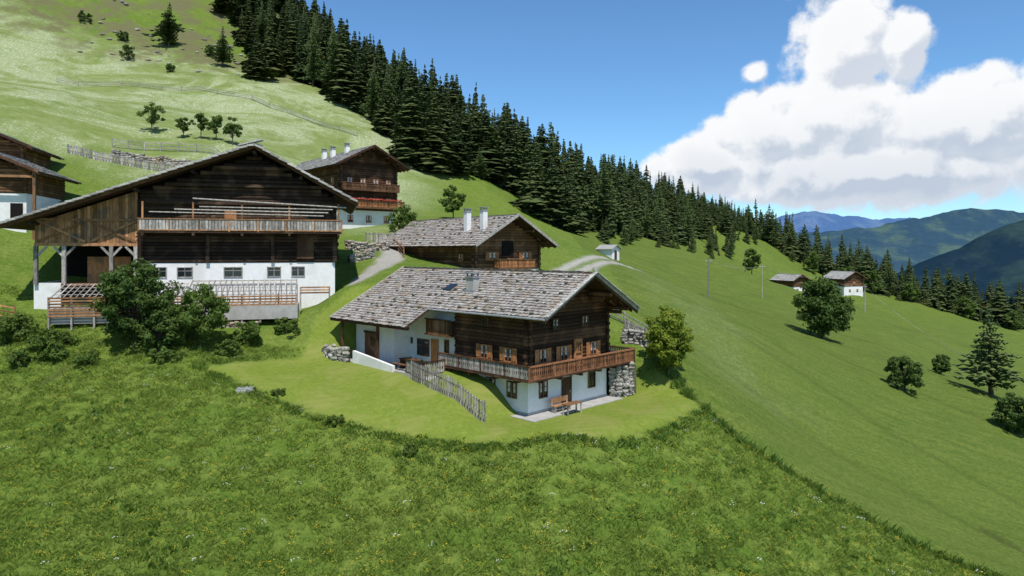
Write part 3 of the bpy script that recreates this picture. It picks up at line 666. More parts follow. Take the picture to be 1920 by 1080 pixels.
# ================================================================== generic farmhouse
def house(name, loc, ang, wd, ln, wall_h, eave, slope, over_s=1.2, over_f=1.6, base_h=2.6, logm='log', roofm='shingle', sw=.45, sr=.55, wins=(), chim=(), balc=None, back=1.0, logh=.3, stones=False):
    pr = Parts(name, loc, ang); mid = wd / 2
    top = eave + slope * (mid + over_s); z = lambda u: top - slope * abs(u - mid)
    pr('plaster_walls', 'white').box(0, wd, 0, ln, -3.5, base_h)
    pr('inner_walls', logm).box(.1, wd - .1, .1, ln - .1, base_h, z(0) - .25)
    pr('inner_walls', logm).add([(.1, .1, z(0) - .3), (wd - .1, .1, z(0) - .3), (mid, .1, top - .3), (.1, ln - .1, z(0) - .3), (wd - .1, ln - .1, z(0) - .3), (mid, ln - .1, top - .3)], [(0, 1, 2), (3, 5, 4), (0, 2, 5, 3), (1, 4, 5, 2)])
    logs(pr, (.05, 0), (.05, ln), base_h + .05, z(0) - .2, logh, logm); logs(pr, (0, .05), (wd, .05), base_h + .05, z(0) - .2, logh, logm)
    logs(pr, (wd - .05, 0), (wd - .05, ln), base_h + .05, z(0) - .2, logh, logm)
    logs(pr, (0, .05), (wd, .05), z(0) - .2, top - .2, logh, logm, clip=lambda q: (max(0, mid - (top - .15 - q) / slope), min(wd, mid + (top - .15 - q) / slope)))
    l = math.hypot(1, slope); Ls = (mid + over_s) * l
    roof_plane(pr, (-over_s, -over_f, eave), Y, Vector((1 / l, 0, slope / l)), ln + over_f + back, Ls, roofm, sw, sr)
    roof_plane(pr, (wd + over_s, -over_f, eave), Y, Vector((-1 / l, 0, slope / l)), ln + over_f + back, Ls, roofm, sw, sr)
    for u0 in (-over_s - .04, wd + over_s + .04): verge(pr, (u0, -over_f - .03, eave), (mid, -over_f - .03, top + .02), 'grey' if roofm == 'shingle' else 'log', .28)
    pr('ridge', roofm).box(mid - .2, mid + .2, -over_f, ln + back, top - .02, top + .1)
    for u in (.1, mid / 2, mid, mid * 1.5, wd - .1): pr('purlins', 'logw').cyl((u, -over_f + .2, z(u) - .36), (u, .3, z(u) - .36), .14, n=8)
    yy = -over_f + .4
    while yy < ln:
        for s_ in (-over_s + .05, wd + over_s - .05):
            e = .6 if s_ < 0 else wd - .6
            pr('rafters', 'logw').beam((s_, yy, z(s_) - .22), (e, yy, z(e) - .22), .12, .15)
        yy += 1
    for (face, a, zz, w, h, sh) in wins:
        if face == 'g': window(pr, (0, 0, 0), X, nY, a, zz, w, h, 'orange', sh, True, .18 if zz > base_h else 0)
        else: window(pr, (0, 0, 0), Y, nX, a, zz, w, h, 'orange', sh, True, .18 if zz > base_h else 0)
    for (u, v, hh) in chim: chimney(pr, u, v, z(u) - .5, z(u) + hh, .6, .6)
    if balc:
        for (x0, x1, zz, m_) in balc:
            pr('balcony_floor', 'logw').box(x0, x1, -1.1, -.05, zz - .14, zz)
            railing(pr, [(x0, -.1), (x0, -1.05), (x1, -1.05), (x1, -.1)], zz, .95, m_, True, rail='logw')
    if stones:
        for i in range(int(ln / 1.0)):
            for j in range(6):
                for sd in (0, 1):
                    if R.random() < .4: continue
                    u = -over_s + .4 + j * .95 + R.uniform(-.15, .15); u = u if not sd else wd - u
                    pr('roof_stones', 'rock').rock((u, -over_f + .5 + i * 1.05 + R.uniform(-.25, .25), z(u) + .1), .13, .2, .1)
    return pr
pr = house('log_cabin', (-3.94, 72, -2.95), math.radians(40), 9.1, 18.5, 3, 3.45, .58, 1.25, 1.9, .9, 'logw', 'shingle', .28, .42,
           wins=(('g', 2.2, 1.9, .9, .9, 'orange'), ('g', 6.9, 1.9, .9, .9, 'orange'), ('x', 2.2, 1.8, .8, .8, None)), chim=((1.7, 3.6, 2.1), (1.9, .9, 2.0)), balc=((2.6, 7.6, 1.05, 'orange'),), back=1, stones=True)
pr('loft_dark_panel', 'dark').box(3.6, 5.2, -.2, -.12, 2.4, 4.0)  # flat panel on the logs; the loft's inner shade is its colour
pr('side_balcony_floor', 'logw').box(-1.2, -.05, 7.5, 14.5, .6, .75)
pr.done()
pr = house('wooden_farmhouse', (-23.4, 93, 3.0), math.radians(40), 8.6, 22, 8, 8.6, .52, 1.3, 1.8, 2.6, 'log', 'shinglegrey', .5, .6,
           wins=[('g', a, z_, .75, .95, s_) for z_, s_ in ((3.5, None), (6.1, None)) for a in (1.3, 3.3, 5.3, 7.3)] + [('g', a, .9, .8, 1.0, None) for a in (1.5, 4.3, 7.1)] + [('x', a, z_, .8, 1, None) for a in (2, 5) for z_ in (3.5, 6.1)],
           chim=((3.2, 12, 1.2), (3.2, 9, 1.2), (4.0, 6, 1.0)), balc=((.0, 8.6, 5.4, 'logw'), (-.6, 9.4, 3.0, 'orange')))
for i in range(30):
    pr('balcony_geraniums', 'red').rock((.1 + i * .3, -1.2, 4.05 + R.uniform(0, .1)), .14, .14, .13)
pr.done()
pr = house('stable_building', (-57.0, 67.2, 2.9), math.radians(15), 8, 10, 4, 5.0, .42, 1.6, 1.6, 2.9, 'logw', 'shinglegrey', .5, .6)
pr('bay_post', 'plank').box(9.0, 9.25, -1.3, -1.05, -2, 5.0); pr('bay_beam', 'plank').box(0, 9.2, -1.3, -1.05, 4.4, 4.65); pr('stable_bay_dark_panel', 'dark').box(6.6, 7.7, -.06, .02, -.5, 1.9)  # last box: flat near-black panel painted as the shaded bay
pr.done()
house('farm_outbuilding', (-64.4, 77, 7.2), math.radians(16), 8, 8, 4, 4.6, .42, 1.4, 1.6, 3, 'logw', 'shinglegrey', .5, .6).done()
def small_house(name, x, y, ang, wd, ln, hb, hl, roofm='shinglegrey', sink=0):
    z = h1(x, y) - sink
    return house(name, (x, y, z), ang, wd, ln, 0, hb + hl, .5, .9, 1.0, hb, 'logw', roofm, .6, .8, wins=(('g', wd * .3, hb * .4, .8, .9, None), ('g', wd * .7, hb * .4, .8, .9, None), ('x', ln * .35, hb * .4, .8, .9, None), ('x', ln * .7, hb * .4, .8, .9, None)) + ((('g', wd * .5, hb + .6, .8, .9, None),) if hl > 1 else ()), logh=.35)
z = h1(19.5, 130)
ws = Parts('white_shed', (19.0, 130, z), math.radians(48))
ws('walls', 'white').box(0, 2.6, 0, 3.2, -1, 2.1); ws('walls', 'white').add([(0, 0, 2.1), (2.6, 0, 2.1), (1.3, 0, 2.75), (0, 3.2, 2.1), (2.6, 3.2, 2.1), (1.3, 3.2, 2.75)], [(0, 1, 2), (3, 5, 4)])
for sgn in (0, 1):
    x0 = -.35 if not sgn else 2.95
    ws('roof', 'shinglegrey').hexa([(x0, -.4, 1.95), (1.3, -.4, 2.78), (1.3, 3.6, 2.78), (x0, 3.6, 1.95), (x0, -.4, 2.07), (1.3, -.4, 2.9 + .01 * sgn), (1.3, 3.6, 2.9 + .01 * sgn), (x0, 3.6, 2.07)])
ws('door', 'log').box(.9, 1.7, -.05, 0, 0, 1.8); ws.done()
small_house('mountain_farmhouse', 108, 222, math.radians(20), 8, 8, 3.0, 2.4, 'shinglegrey').done()
small_house('mountain_farmhouse', 89, 216, math.radians(25), 6.0, 8, 2.4, 2.0, 'shinglegrey').done()
small_house('hillside_cottage', 111, 285, math.radians(25), 4, 5, 1.5, 1.0).done()

railfence('pasture_fence', [(-58, 99), (-52, 101), (-45, 103), (-40, 100)], 1.3, 'grey', 2)
picket('garden_fence', [(-60, 92), (-52, 94), (-44, 95)], 1.2, 'grey', .34, .24)
picket('garden_fence', [(-18.5, 86), (-13.5, 87)], 1.2, 'grey', .22, .14)
railfence('pasture_fence', [(-14.5, 84), (-12.5, 79)], 1.1, 'plank', 1.8)
rockwall('garden_stone_wall', [(-20, 82), (-17.5, 81), (-14.8, 82)], None, h=1.0, s=.4)
rockwall('garden_stone_wall', [(-17.8, 75), (-15.6, 77.5)], None, h=1.0, s=.4)
rockwall('garden_stone_wall', [(-56, 95.5), (-50, 97), (-44, 98)], None, h=.9, s=.5)
rockwall('garden_stone_wall', [(-33, 56.3), (-28, 57.2), (-22, 59)], None, h=.5, s=.35)
railfence('pasture_fence', [(-100, 150), (-72, 158), (-50, 152), (-34, 150)], 1.1, 'grey', 4)
pp = [(34, 118), (52, 142), (72, 158), (92, 178), (70, 205)]
for (x, y) in pp:
    pl = Parts('utility_pole', (x, y, h1(x, y))); pl('pole', 'grey').cyl((0, 0, -.5), (0, 0, 7.0), .12, .09, n=8); pl('crossarm', 'grey').box(-.6, .6, -.06, .06, 6.5, 6.62); pl.done()
def cable(name, a, c, sag):
    b = B(); pv = None
    for i in range(21):
        t = i / 20; q = Vector(a).lerp(Vector(c), t); q.z -= sag * 4 * t * (1 - t)
        if pv: b.cyl(pv, q, .03, n=4, caps=False)
        pv = q
    return b.obj(name, MAT['grey'])
for (a, c) in zip(pp[:3], pp[1:4]): cable('power_cable', (*a, h1(*a) + 6.6), (*c, h1(*c) + 6.6), .8)
cable('power_cable', (92, 178, h1(92, 178) + 6.6), (62, 72, h1(62, 72) + 7), 2.5)
hz = h1(-18.3, 46.8); ht = Parts('well_cover', (-18.3, 46.8, hz), .3); ht('lid', 'metal').box(-.5, .5, -.4, .4, -.2, .16); ht('rim', 'pave').box(-.56, .56, -.46, .46, -.2, .08); ht.done()

# ================================================================== VEGETATION
def conifer_mesh(name, seed, h=18, rb=3.0, levels=46, larch=False, mat='spruce', dens=1.0):
    r = random.Random(seed); b = B(); z0 = h * (.03 if not larch else .12)
    lean = (r.uniform(-.4, .4), r.uniform(-.4, .4))
    tr = B(); tr.cyl((0, 0, -1), (lean[0], lean[1], h * .97), h * .014 + .05, .02, n=7)
    lobes = [(r.random() * 6.28, r.uniform(.1, .9), r.uniform(-.5, .4)) for _ in range(10)]
    pw = r.uniform(.65, 1.15)
    for i in range(levels):
        t = (i + r.random() * .8) / levels; z = z0 + (h - z0) * t
        rad = rb * ((1 - t) ** pw) * (.7 + .6 * r.random()) + .10
        if t < .08: rad *= .8
        nb = int((11 if rad > 1.2 else 7) * dens)
        off = r.random() * 6.28
        for k in range(nb):
            if r.random() < (.17 if not larch else .28): continue
            th = off + 6.283 * (k + r.uniform(-.35, .35)) / nb; L = rad * r.uniform(.6, 1.2)
            for (la, lt, lm) in lobes:
                L *= 1 + lm * max(0, math.cos(th - la)) * math.exp(-((t - lt) / .12) ** 2)
            droop = -.30 * L if not larch else -.05 * L
            cx, cy = lean[0] * t, lean[1] * t
            d = Vector((math.cos(th), math.sin(th), 0)); s = Vector((-d.y, d.x, 0)); C = Vector((cx, cy, z))
            shade = r.random()
            segs = 3 if L > .9 else 2
            for q in range(segs):
                f0 = q / segs; f1 = (q + 1.25) / segs
                P0 = C + d * L * f0 + Vector((0, 0, droop * f0 ** 1.4 + .12)); P1 = C + d * L * min(f1, 1.05) + Vector((0, 0, droop * f1 ** 1.4 + r.uniform(-.15, .2)))
                wdt = (.30 * L * (1 - .25 * f0) + .12) * (.5 if larch else 1) * r.uniform(.6, 1)
                hang = Vector((0, 0, -(.24 + .2 * r.random()) * (1 + .1 * L)))
                mid = (P0 + P1) / 2
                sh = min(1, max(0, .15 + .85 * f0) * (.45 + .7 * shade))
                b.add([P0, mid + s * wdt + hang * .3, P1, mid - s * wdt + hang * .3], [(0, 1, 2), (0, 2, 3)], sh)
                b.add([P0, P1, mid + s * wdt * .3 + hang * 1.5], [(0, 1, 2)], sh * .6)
                if L > 1.4:
                    for sg in (-1, 1):
                        e = mid + s * sg * wdt * 1.5 + d * .15 + hang * .8
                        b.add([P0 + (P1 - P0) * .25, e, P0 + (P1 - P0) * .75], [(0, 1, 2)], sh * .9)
    me = bpy.data.meshes.new(name); nv = len(b.v)
    me.from_pydata(b.v + tr.v, [], b.f + [tuple(i + nv for i in f) for f in tr.f])
    me.materials.append(MAT[mat]); me.materials.append(MAT['bark'])
    a = me.attributes.new('rnd', 'FLOAT', 'FACE'); a.data.foreach_set('value', np.array(b.r + tr.r, dtype=np.float32))
    me.polygons.foreach_set('material_index', [0] * len(b.f) + [1] * len(tr.f)); me.update()
    return me
SPR = [conifer_mesh('spruce_%d' % i, 10 + i, 18, 2.3 + .28 * i, 38) for i in range(8)]
LAR = [conifer_mesh('larch_%d' % i, 40 + i, 18, 2.8 + .5 * i, 32, True, 'larch') for i in range(3)]
def inst(me, name, x, y, s, parent=None, sxy=1.0, z=None):
    o = bpy.data.objects.new(name, me); SC.collection.objects.link(o)
    o.location = (x, y, (h1(x, y) if z is None else z) - .2); o.scale = (s * sxy, s * sxy, s); o.rotation_euler = (R.uniform(-.04, .04), R.uniform(-.04, .04), R.random() * 6.28)
    if parent: o.parent = parent
    return o
def scatter(name, edge, depth, spacing, hrange, larch=.15, dirv=(0, 1), fall=0):
    par = empty(name, (0, 0, 0)); pts = []
    tot = [math.hypot(b[0] - a[0], b[1] - a[1]) for a, b in zip(edge[:-1], edge[1:])]; T = sum(tot)
    tries = int(T * depth / (spacing ** 2) * 5)
    for _ in range(tries):
        d = R.random() * T; k = 0
        while d > tot[k] and k < len(tot) - 1: d -= tot[k]; k += 1
        t = d / tot[k]; e = R.random() ** 1.1 * depth + 5 * math.sin(d * .21 + k)
        x = edge[k][0] + (edge[k + 1][0] - edge[k][0]) * t + dirv[0] * e; y = edge[k][1] + (edge[k + 1][1] - edge[k][1]) * t + dirv[1] * e
        sp = spacing * R.uniform(.55, 1.15)
        if any((x - a) ** 2 + (y - b_) ** 2 < sp ** 2 for a, b_ in pts): continue
        pts.append((x, y))
    zs = H(np.array([q[0] for q in pts]), np.array([q[1] for q in pts]))
    for (x, y), z in zip(pts, zs):
        m_ = R.choice(LAR) if R.random() < larch else R.choice(SPR)
        hh = R.uniform(*hrange) * (1 if R.random() > .3 else R.uniform(.45, .75))
        if fall: hh *= 1 - .40 * min(1, max(0, (x - 25) / 50))
        inst(m_, 'tree', x, y, hh / 18, par, R.uniform(.85, 1.5), z)
    return len(pts)
n1 = scatter('spruce_forest', [(-78, 205), (-66, 190), (-52, 181), (-38, 173), (-28, 163), (-20, 155), (-9, 152), (3, 152), (10, 156), (18, 168), (27, 178), (38, 194), (56, 217), (70, 236), (86, 262), (118, 312)], 66, 4.9, (13, 22), .2, fall=1)
n2 = scatter('spruce_forest', [(-112, 245), (-95, 228), (-80, 212)], 50, 6, (12, 19), .2)
n3 = scatter('spruce_forest', [(103, 262), (120, 258), (135, 254), (150, 250), (170, 243), (190, 236), (215, 226), (240, 216)], 32, 4.2, (10, 18), .3)
n4 = scatter('young_forest', [(20, 150), (30, 166), (42, 186), (58, 206), (72, 228), (92, 255)], 10, 5.5, (4, 9), .35)
n5 = scatter('young_forest', [(106, 257), (125, 251), (140, 247), (160, 240), (185, 232), (210, 222)], 8, 4.5, (3, 8), .5)
print('forest', n1, n2, n3, n4, n5)
for (x, y, hh) in ((-22, 148, 19), (-17, 147, 18), (-12, 149, 14), (-66, 176, 14), (5, 146, 17), (9, 147, 15), (13, 148, 14)):
    inst(R.choice(SPR), 'spruce_tree', x, y, hh / 18, None, 1.4)
for (x, y, hh) in ((-97, 193, 13), (-78, 184, 11), (-60, 200, 18)): inst(R.choice(LAR), 'larch_tree', x, y, hh / 18, None, 1.6)
inst(LAR[1], 'larch_tree', 66, 94, 13.0 / 18, None, 1.7)

def broadleaf(name, x, y, hgt, wid, mat, seed, nclump=60, leaves=90, ls=.16, trunk=True, base=0.18, z=None):
    r = random.Random(seed); b = B(); z = h1(x, y) if z is None else z
    par = empty(name, (x, y, z)); tr = B(); rw = wid / 2; cz0 = hgt * base
    tr.cyl((0, 0, -.5), (0, 0, hgt * .45), .035 * hgt * .6, .02 * hgt * .6, n=8)
    ch = hgt - cz0
    for i in range(nclump):
        while True:
            q = Vector((r.uniform(-1, 1), r.uniform(-1, 1), r.uniform(-1, 1)))
            if .35 < q.length < 1: break
        prof = 1 - .25 * max(0, q.z)
        C = Vector((q.x * rw * .86 * prof, q.y * rw * .86 * prof, cz0 + ch * (.5 + .44 * q.z)))
        C += Vector((r.gauss(0, .06), r.gauss(0, .06), r.gauss(0, .05))) * wid
        if r.random() < .45 or i < 10: tr.cyl((0, 0, hgt * r.uniform(.2, .4)), C, .012 * hgt * .7, .01, n=5, caps=False)
        cr = wid * r.uniform(.085, .15); sh0 = r.uniform(.0, .55)
        for k in range(leaves):
            d = Vector((r.gauss(0, 1), r.gauss(0, 1), r.gauss(0, 1))).normalized() * (r.random() ** .4) * cr; d.z *= .75
            P = C + d; n_ = (d.normalized() + Vector((r.uniform(-1, 1), r.uniform(-1, 1), r.uniform(-.3, 1.2)))).normalized()
            a = n_.orthogonal().normalized(); a.rotate(Matrix.Rotation(r.random() * 6.28, 3, n_)); c2 = n_.cross(a); s = ls * r.uniform(.6, 1.3)
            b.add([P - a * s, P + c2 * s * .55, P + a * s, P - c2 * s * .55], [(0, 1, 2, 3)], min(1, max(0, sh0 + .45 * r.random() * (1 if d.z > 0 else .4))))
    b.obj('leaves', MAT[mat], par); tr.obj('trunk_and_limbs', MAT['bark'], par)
    return par
broadleaf('maple_tree', 12.3, 53.6, 5.4, 4.2, 'leafy', 1, 110, 130, .12, base=.1, z=-9.7)
broadleaf('ash_tree', -29.6, 53.5, 6.9, 5.6, 'leafd', 2, 120, 120, .15, base=.02)
broadleaf('elder_bush', -24.6, 54.0, 5.2, 4.6, 'leaf', 3, 80, 110, .14, base=.0)
broadleaf('elder_bush', -27.2, 52.6, 3.4, 3.4, 'leafd', 33, 50, 100, .14, base=.0)
broadleaf('elder_bush', -21.6, 56.0, 2.0, 2.6, 'leaf', 4, 36, 80, .13, base=.0)
broadleaf('hedge_bush', -19.3, 58.5, 1.4, 2.6, 'leaf', 5, 26, 80, .12, base=.0)
broadleaf('hedge_bush', -35.5, 52.5, 1.6, 3.6, 'leaf', 7, 30, 80, .13, base=.0)
broadleaf('hedge_bush', -39, 53.5, 2.0, 3.8, 'leaf', 8, 30, 80, .13, base=.0)
broadleaf('sycamore_tree', 50, 110, 10.5, 9.2, 'leafd', 9, 110, 90, .26, base=.03)
broadleaf('hazel_bush', 49.5, 86, 4.6, 4.4, 'leafd', 10, 60, 80, .2, base=.0)
broadleaf('hazel_bush', 60, 81, 4.6, 5, 'leafd', 11, 60, 80, .2, base=.0)
broadleaf('hazel_bush', 66, 105, 3.2, 3.0, 'leafd', 12, 40, 60, .2, base=.0)
broadleaf('birch_tree', 72, 205, 8.5, 5.5, 'leaf', 13, 50, 60, .3, base=.08)
for i, (x, y, hh) in enumerate(((-57, 108, 5.0), (-52, 108, 3.4), (-49.2, 108, 4.0), (-46.8, 108, 4.0), (-44.2, 108, 4.2))):
    broadleaf('apple_tree', x, y, hh, hh * .8, 'leaf', 14 + i, 26, 60, .17, base=.3)
broadleaf('lilac_tree', -8.6, 100, 5.2, 3.8, 'leaf', 20, 40, 70, .18, base=.05)
broadleaf('garden_bush', -14.5, 90, 4.0, 4.6, 'leaf', 21, 44, 70, .16, base=.0)
broadleaf('garden_bush', -12, 88, 2.4, 3.2, 'leaf', 22, 30, 70, .16, base=.0)
for i, (x, y, hh) in enumerate(((112, 254, 8), (122, 250, 7), (131, 248, 9), (143, 245, 7), (158, 238, 8), (172, 234, 7), (190, 227, 8), (205, 220, 7))):
    broadleaf('birch_tree', x, y, hh, hh * .85, 'leaf', 60 + i, 34, 50, .36, base=.03)
for i, (x, y, hh) in enumerate(((-100, 178, 4), (-108, 190, 3), (-88, 176, 2.2), (-84, 190, 3), (-122, 195, 3.5))): broadleaf('garden_bush', x, y, hh, hh * 1.2, 'leafd', 125 + i, 26, 50, .2, base=.0)
for i, (x, y) in enumerate(((-36.5, 50.5), (-34.5, 51.5), (-41, 51), (-31.6, 50.8), (-26, 51.2), (-22.3, 53.4), (-16, 46.6), (-11.2, 43.3), (-6, 40.4))):
    k = 1 if i < 6 else .5
    broadleaf('meadow_shrub', x, y, R.uniform(.8, 1.3) * k, R.uniform(1.8, 2.8) * k, 'leaf', 80 + i, 22, 60, .12 * k, base=0)
rp = B()
for i in range(70):
    x, y = R.uniform(-125, -60), R.uniform(175, 215); s = R.uniform(.3, .9); rp.rock((x, y, h1(x, y) + s * .1), s, s, s * .5)
rp.obj('pasture_boulders', MAT['stone'])

def tuft(seed, n=16, h=.38, sp=.2, w=.022, mat='grassb', lean=.35):
    r = random.Random(seed); b = B()
    for i in range(n):
        a = r.random() * 6.28; d = r.random() ** .5 * sp; x, y = math.cos(a) * d, math.sin(a) * d; hh = h * r.uniform(.5, 1.1)
        t = r.random() * 6.28; dx, dy = math.cos(t), math.sin(t); lx, ly = r.gauss(0, lean) * hh, r.gauss(0, lean) * hh
        b.add([(x - dx * w, y - dy * w, -.03), (x + dx * w, y + dy * w, -.03), (x + lx * .4 + dx * w * .7, y + ly * .4 + dy * w * .7, hh * .6), (x + lx, y + ly, hh)], [(0, 1, 2, 3)], r.random())
    return b
def instancer(name, pts, child, smin, smax):
    V_ = []; F_ = []
    zs = H(np.array([q[0] for q in pts]), np.array([q[1] for q in pts]))
    for (x, y), z in zip(pts, zs):
        s = R.uniform(smin, smax) / 2; t = R.random() * 6.28; c, s_ = math.cos(t) * s * 1.414, math.sin(t) * s * 1.414
        o = len(V_); V_ += [(x + c, y + s_, z), (x - s_, y + c, z), (x - c, y - s_, z), (x + s_, y - c, z)]; F_.append((o, o + 1, o + 2, o + 3))
    m_ = bpy.data.meshes.new(name); m_.from_pydata(V_, [], F_); o = bpy.data.objects.new(name, m_); SC.collection.objects.link(o)
    o.instance_type = 'FACES'; o.use_instance_faces_scale = True; o.show_instancer_for_render = False; child.parent = o
    return o
def pick(n, x0, x1, y0, y1, cond):
    xs = np.array([R.uniform(x0, x1) for _ in range(n)]); ys = np.array([y0 + (y1 - y0) * R.random() ** 1.2 for _ in range(n)])
    ok = cond(xs, ys); return list(zip(xs[ok], ys[ok]))
def notlawn(x, y):
    u, v = uv_of(x, y)
    near = (x < 12.4) | (y < np.interp(x, CRX, CRY))
    return near & (polysd(x, y, LAWN) > .15) & (np.abs(x) < y * .8 + 4) & ~((u > -1) & (u < 12) & (v > -1) & (v < 20)) & ~((x > -42) & (x < -15) & (y > 57)) & (pld(x, y, CREASE) > .5) & ~((x > -1) & (y > 55))
for k in range(3):
    instancer('meadow_grass', pick(7500, -45, 38, 22, 60, notlawn), tuft(k, 15, .23, .36, .026, lean=.8).obj('grass_tuft', MAT['grassb']), .5, 1.25)
def patchy(x, y): return notlawn(x, y) & (sn(x, y, .27, 9) + .6 * sn(x, y, 1.1, 4) > .8)
instancer('meadow_weeds', pick(6000, -45, 34, 24, 57, patchy), tuft(9, 16, .28, .28, .05, 'weed', .7).obj('weed_clump', MAT['weed']), .6, 1.2)
def edge(x, y): d = polysd(x, y, LAWN); return (d > .15) & (d < .9) & (y < 54) & notlawn(x, y)
instancer('meadow_weeds', pick(7000, -26, 15, 39, 56, edge), tuft(12, 16, .36, .28, .04, 'weed', .5).obj('weed_clump', MAT['weed']), .5, 1.1)
def edge2(x, y): d = pld(x, y, CREASE); return (d > .25) & (d < .9) & (y < np.interp(x, CRX, CRY))
instancer('meadow_weeds', pick(9000, 12, 36, 34, 56, edge2), tuft(13, 18, .5, .28, .035, 'weed', .35).obj('weed_clump', MAT['weed']), .6, 1.3)
def flw(mat, n, r_):
    b = B()
    for i in range(n):
        x, y, z = R.uniform(-.25, .25), R.uniform(-.25, .25), R.uniform(.22, .34); b.cyl((x, y, z), (x, y, z + .01), r_, n=5)
    return b.obj('blossoms', MAT[mat])
instancer('meadow_flowers', pick(260, -40, 40, 24, 60, notlawn), flw('flower', 4, .03), .7, 1.2)
instancer('meadow_flowers', pick(2600, -40, 36, 24, 50, notlawn), flw('yflower', 5, .02), .7, 1.2)

# ================================================================== distant mountains
def mountain(name, Yd, prof, c1, c2, zb=-700, depth=3000, seed=1, rough_=1.0):
    xs = np.linspace(prof[0][0], prof[-1][0], 260); top = np.interp(xs, [q[0] for q in prof], [q[1] for q in prof])
    V_ = []; rows = 46
    def nz(x, y):
        s = 0; a = 1; f = 1 / 900.
        for k in range(6): s = s + a * np.abs(np.sin(x * f + 1.7 * k + seed + 1.3 * np.sin(y * f * .8 + k)) * np.cos(y * f * .9 + seed * 2 + k + .8 * np.sin(x * f * 1.3))); a *= .52; f *= 2.05
        return s
    for j in range(rows):
        t = j / (rows - 1); yy = Yd + depth * .3 - depth * t
        prf = 1 - abs(t - .3) / (.7 if t > .3 else .3)
        z = zb + (top - zb) * prf ** .9 + (nz(xs, yy + xs * .2) - 1.0) * 70 * rough_ * (Yd / 5000)
        for x_, z_ in zip(xs, z): V_.append((x_, yy, z_))
    n = len(xs); F_ = [(j * n + i, (j + 1) * n + i, (j + 1) * n + i + 1, j * n + i + 1) for j in range(rows - 1) for i in range(n - 1)]
    m_ = bpy.data.meshes.new(name); m_.from_pydata(V_, [], F_); m_.polygons.foreach_set('use_smooth', [True] * len(F_))
    mt, nt, p = newmat(name + '_forest'); p.inputs['Roughness'].default_value = 1; p.inputs['Specular IOR Level'].default_value = 0  # forest slopes with the bluish haze of distance mixed into their colours
    tc = N(nt, 'ShaderNodeTexCoord'); v = tc.outputs['Object']
    f = RANGE(nt, NOISE(nt, v, .0022, 6, .65), .45, .62); c = MIX(nt, f, c1, c2)
    c = MIX(nt, M(nt, 'MULTIPLY', RANGE(nt, NOISE(nt, v, .02, 4, .7), .3, .7), .35), c, tuple(q * .55 for q in c1))
    nt.links.new(c, p.inputs['Base Color']); m_.materials.append(mt)
    o = bpy.data.objects.new(name, m_); SC.collection.objects.link(o); return o
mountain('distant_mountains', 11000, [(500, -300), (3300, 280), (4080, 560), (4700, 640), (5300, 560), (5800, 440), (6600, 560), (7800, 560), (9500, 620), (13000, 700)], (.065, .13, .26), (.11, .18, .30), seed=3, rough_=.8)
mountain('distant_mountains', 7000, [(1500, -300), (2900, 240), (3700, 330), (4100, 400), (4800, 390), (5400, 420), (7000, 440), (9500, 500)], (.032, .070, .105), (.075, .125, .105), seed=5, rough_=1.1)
mountain('distant_mountains', 4200, [(1500, -600), (2200, -150), (2450, -60), (2800, 100), (3150, 230), (4000, 440), (6000, 700)], (.011, .028, .046), (.028, .055, .056), seed=8, depth=2200, rough_=1.0)  # nearest ridge: its shadow is put into the darker slope colours

# ================================================================== sky, clouds, sun
sun_dir = Vector((.10, -.46, .88)).normalized()
sl = bpy.data.lights.new('sun', 'SUN'); sl.energy = 5.0; sl.angle = math.radians(.53); sl.color = (1, .955, .89)
so = bpy.data.objects.new('sun', sl); SC.collection.objects.link(so); so.rotation_euler = sun_dir.to_track_quat('Z', 'Y').to_euler(); so.location = (20, -20, 60)
w = bpy.data.worlds.new('World'); SC.world = w; w.use_nodes = True; nt = w.node_tree
try:
    w.cycles.sampling_method = 'MANUAL'; w.cycles.sample_map_resolution = 256
except Exception as e: print(e)
bg = nt.nodes['Background']; sky = N(nt, 'ShaderNodeTexSky', sky_type='NISHITA'); sky.sun_disc = False
sky.sun_elevation = math.asin(sun_dir.z); sky.sun_rotation = math.atan2(sun_dir.x, sun_dir.y); sky.altitude = 1500; sky.air_density = 1.1; sky.dust_density = .5; sky.ozone_density = 2
grp = bpy.data.node_groups.new('cumulus', 'ShaderNodeTree')
grp.interface.new_socket('Vector', in_out='INPUT', socket_type='NodeSocketVector'); grp.interface.new_socket('Density', in_out='OUTPUT', socket_type='NodeSocketFloat')
gi = N(grp, 'NodeGroupInput'); go = N(grp, 'NodeGroupOutput'); gv = gi.outputs[0]
sx = N(grp, 'ShaderNodeSeparateXYZ'); grp.links.new(gv, sx.inputs[0])
az = M(grp, 'MULTIPLY', M(grp, 'ARCTAN2', sx.outputs[0], sx.outputs[1]), 57.2958)
el = M(grp, 'MULTIPLY', M(grp, 'ARCSINE', sx.outputs[2]), 57.2958)
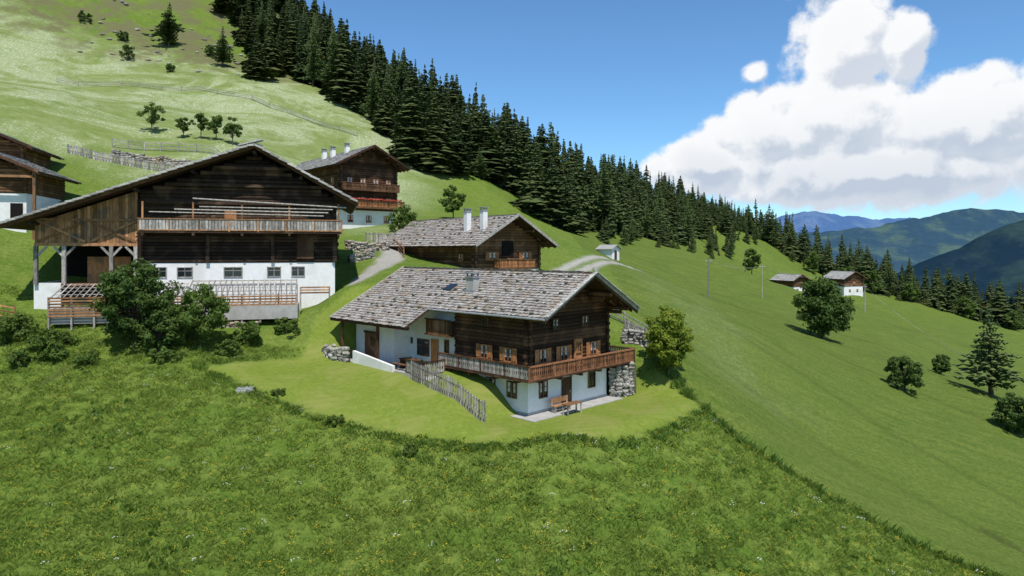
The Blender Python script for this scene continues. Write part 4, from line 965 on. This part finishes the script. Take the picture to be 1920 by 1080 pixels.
# cumulus lobes: (azimuth, elevation, half width, half height) in degrees
CL = [(26.0, 14.8, 4.2, 4.4), (29.6, 14.6, 2.4, 2.8), (25.3, 9.8, 7.0, 5.0), (20, 9.4, 4.8, 3.4), (15.4, 6.9, 4.6, 2.9), (33.8, 8.8, 7.0, 4.3), (28, 6.0, 15, 3.4), (27, 20.6, 13, 1.6), (44, 7, 8, 4), (-75, 14, 16, 6), (150, 14, 30, 7), (19.4, 13.6, 1.3, .8)]
dm = None
for (a, e, rx, ry) in CL:
    q = M(grp, 'SQRT', M(grp, 'ADD', M(grp, 'POWER', M(grp, 'ABSOLUTE', M(grp, 'MULTIPLY', M(grp, 'SUBTRACT', az, a), 1 / rx)), 2), M(grp, 'POWER', M(grp, 'ABSOLUTE', M(grp, 'MULTIPLY', M(grp, 'SUBTRACT', el, e), 1 / ry)), 2)))
    q = M(grp, 'MULTIPLY', M(grp, 'SUBTRACT', 1.0, q), min(1.0, ry / 3.0))
    dm = q if dm is None else M(grp, 'SMOOTH_MAX', dm, q, .10)
fb = NOISE(grp, gv, 10, 9, .64); vo = N(grp, 'ShaderNodeTexVoronoi', feature='F1'); grp.links.new(gv, vo.inputs['Vector']); vo.inputs['Scale'].default_value = 26
d = M(grp, 'ADD', M(grp, 'ADD', dm, M(grp, 'MULTIPLY', M(grp, 'SUBTRACT', fb, .47), 1.25)), M(grp, 'MULTIPLY', M(grp, 'SUBTRACT', .45, vo.outputs['Distance']), .42))
grp.links.new(d, go.inputs[0])
tc = N(nt, 'ShaderNodeTexCoord'); g1 = N(nt, 'ShaderNodeGroup'); g1.node_tree = grp; nt.links.new(tc.outputs['Generated'], g1.inputs[0])
vm = N(nt, 'ShaderNodeVectorMath', operation='ADD'); nt.links.new(tc.outputs['Generated'], vm.inputs[0]); vm.inputs[1].default_value = (-.009, 0, .016)
g2 = N(nt, 'ShaderNodeGroup'); g2.node_tree = grp; nt.links.new(vm.outputs[0], g2.inputs[0])
al = RANGE(nt, g1.outputs[0], .0, .24)
shd = RANGE(nt, M(nt, 'SUBTRACT', g1.outputs[0], g2.outputs[0]), -.22, .13)  # cloud relief shading, drawn into the sky colour from offset density
sz = N(nt, 'ShaderNodeSeparateXYZ'); nt.links.new(tc.outputs['Generated'], sz.inputs[0])
low = RANGE(nt, sz.outputs[2], .05, .20)
thick = RANGE(nt, g1.outputs[0], .15, .8)
lit = M(nt, 'SUBTRACT', M(nt, 'MULTIPLY_ADD', shd, .72, .28), M(nt, 'MULTIPLY', thick, M(nt, 'SUBTRACT', .55, M(nt, 'MULTIPLY', low, .50))), None, True)
cc = MIX(nt, lit, (4.1, 4.7, 5.6), (7.4, 7.5, 7.6))
skc = MIX(nt, 1.0, sky.outputs[0], (.72, 1.04, 1.24), 'MULTIPLY')
fin = MIX(nt, al, skc, cc); nt.links.new(fin, bg.inputs['Color']); bg.inputs['Strength'].default_value = .13

# ================================================================== camera
cd = bpy.data.cameras.new('camera'); cam = bpy.data.objects.new('camera', cd); SC.collection.objects.link(cam); SC.camera = cam
cam.location = (0, 0, 0); cam.rotation_euler = (math.radians(90), 0, 0); cd.lens = 24; cd.sensor_width = 36; cd.shift_y = -.0365; cd.clip_end = 40000; cd.clip_start = .5
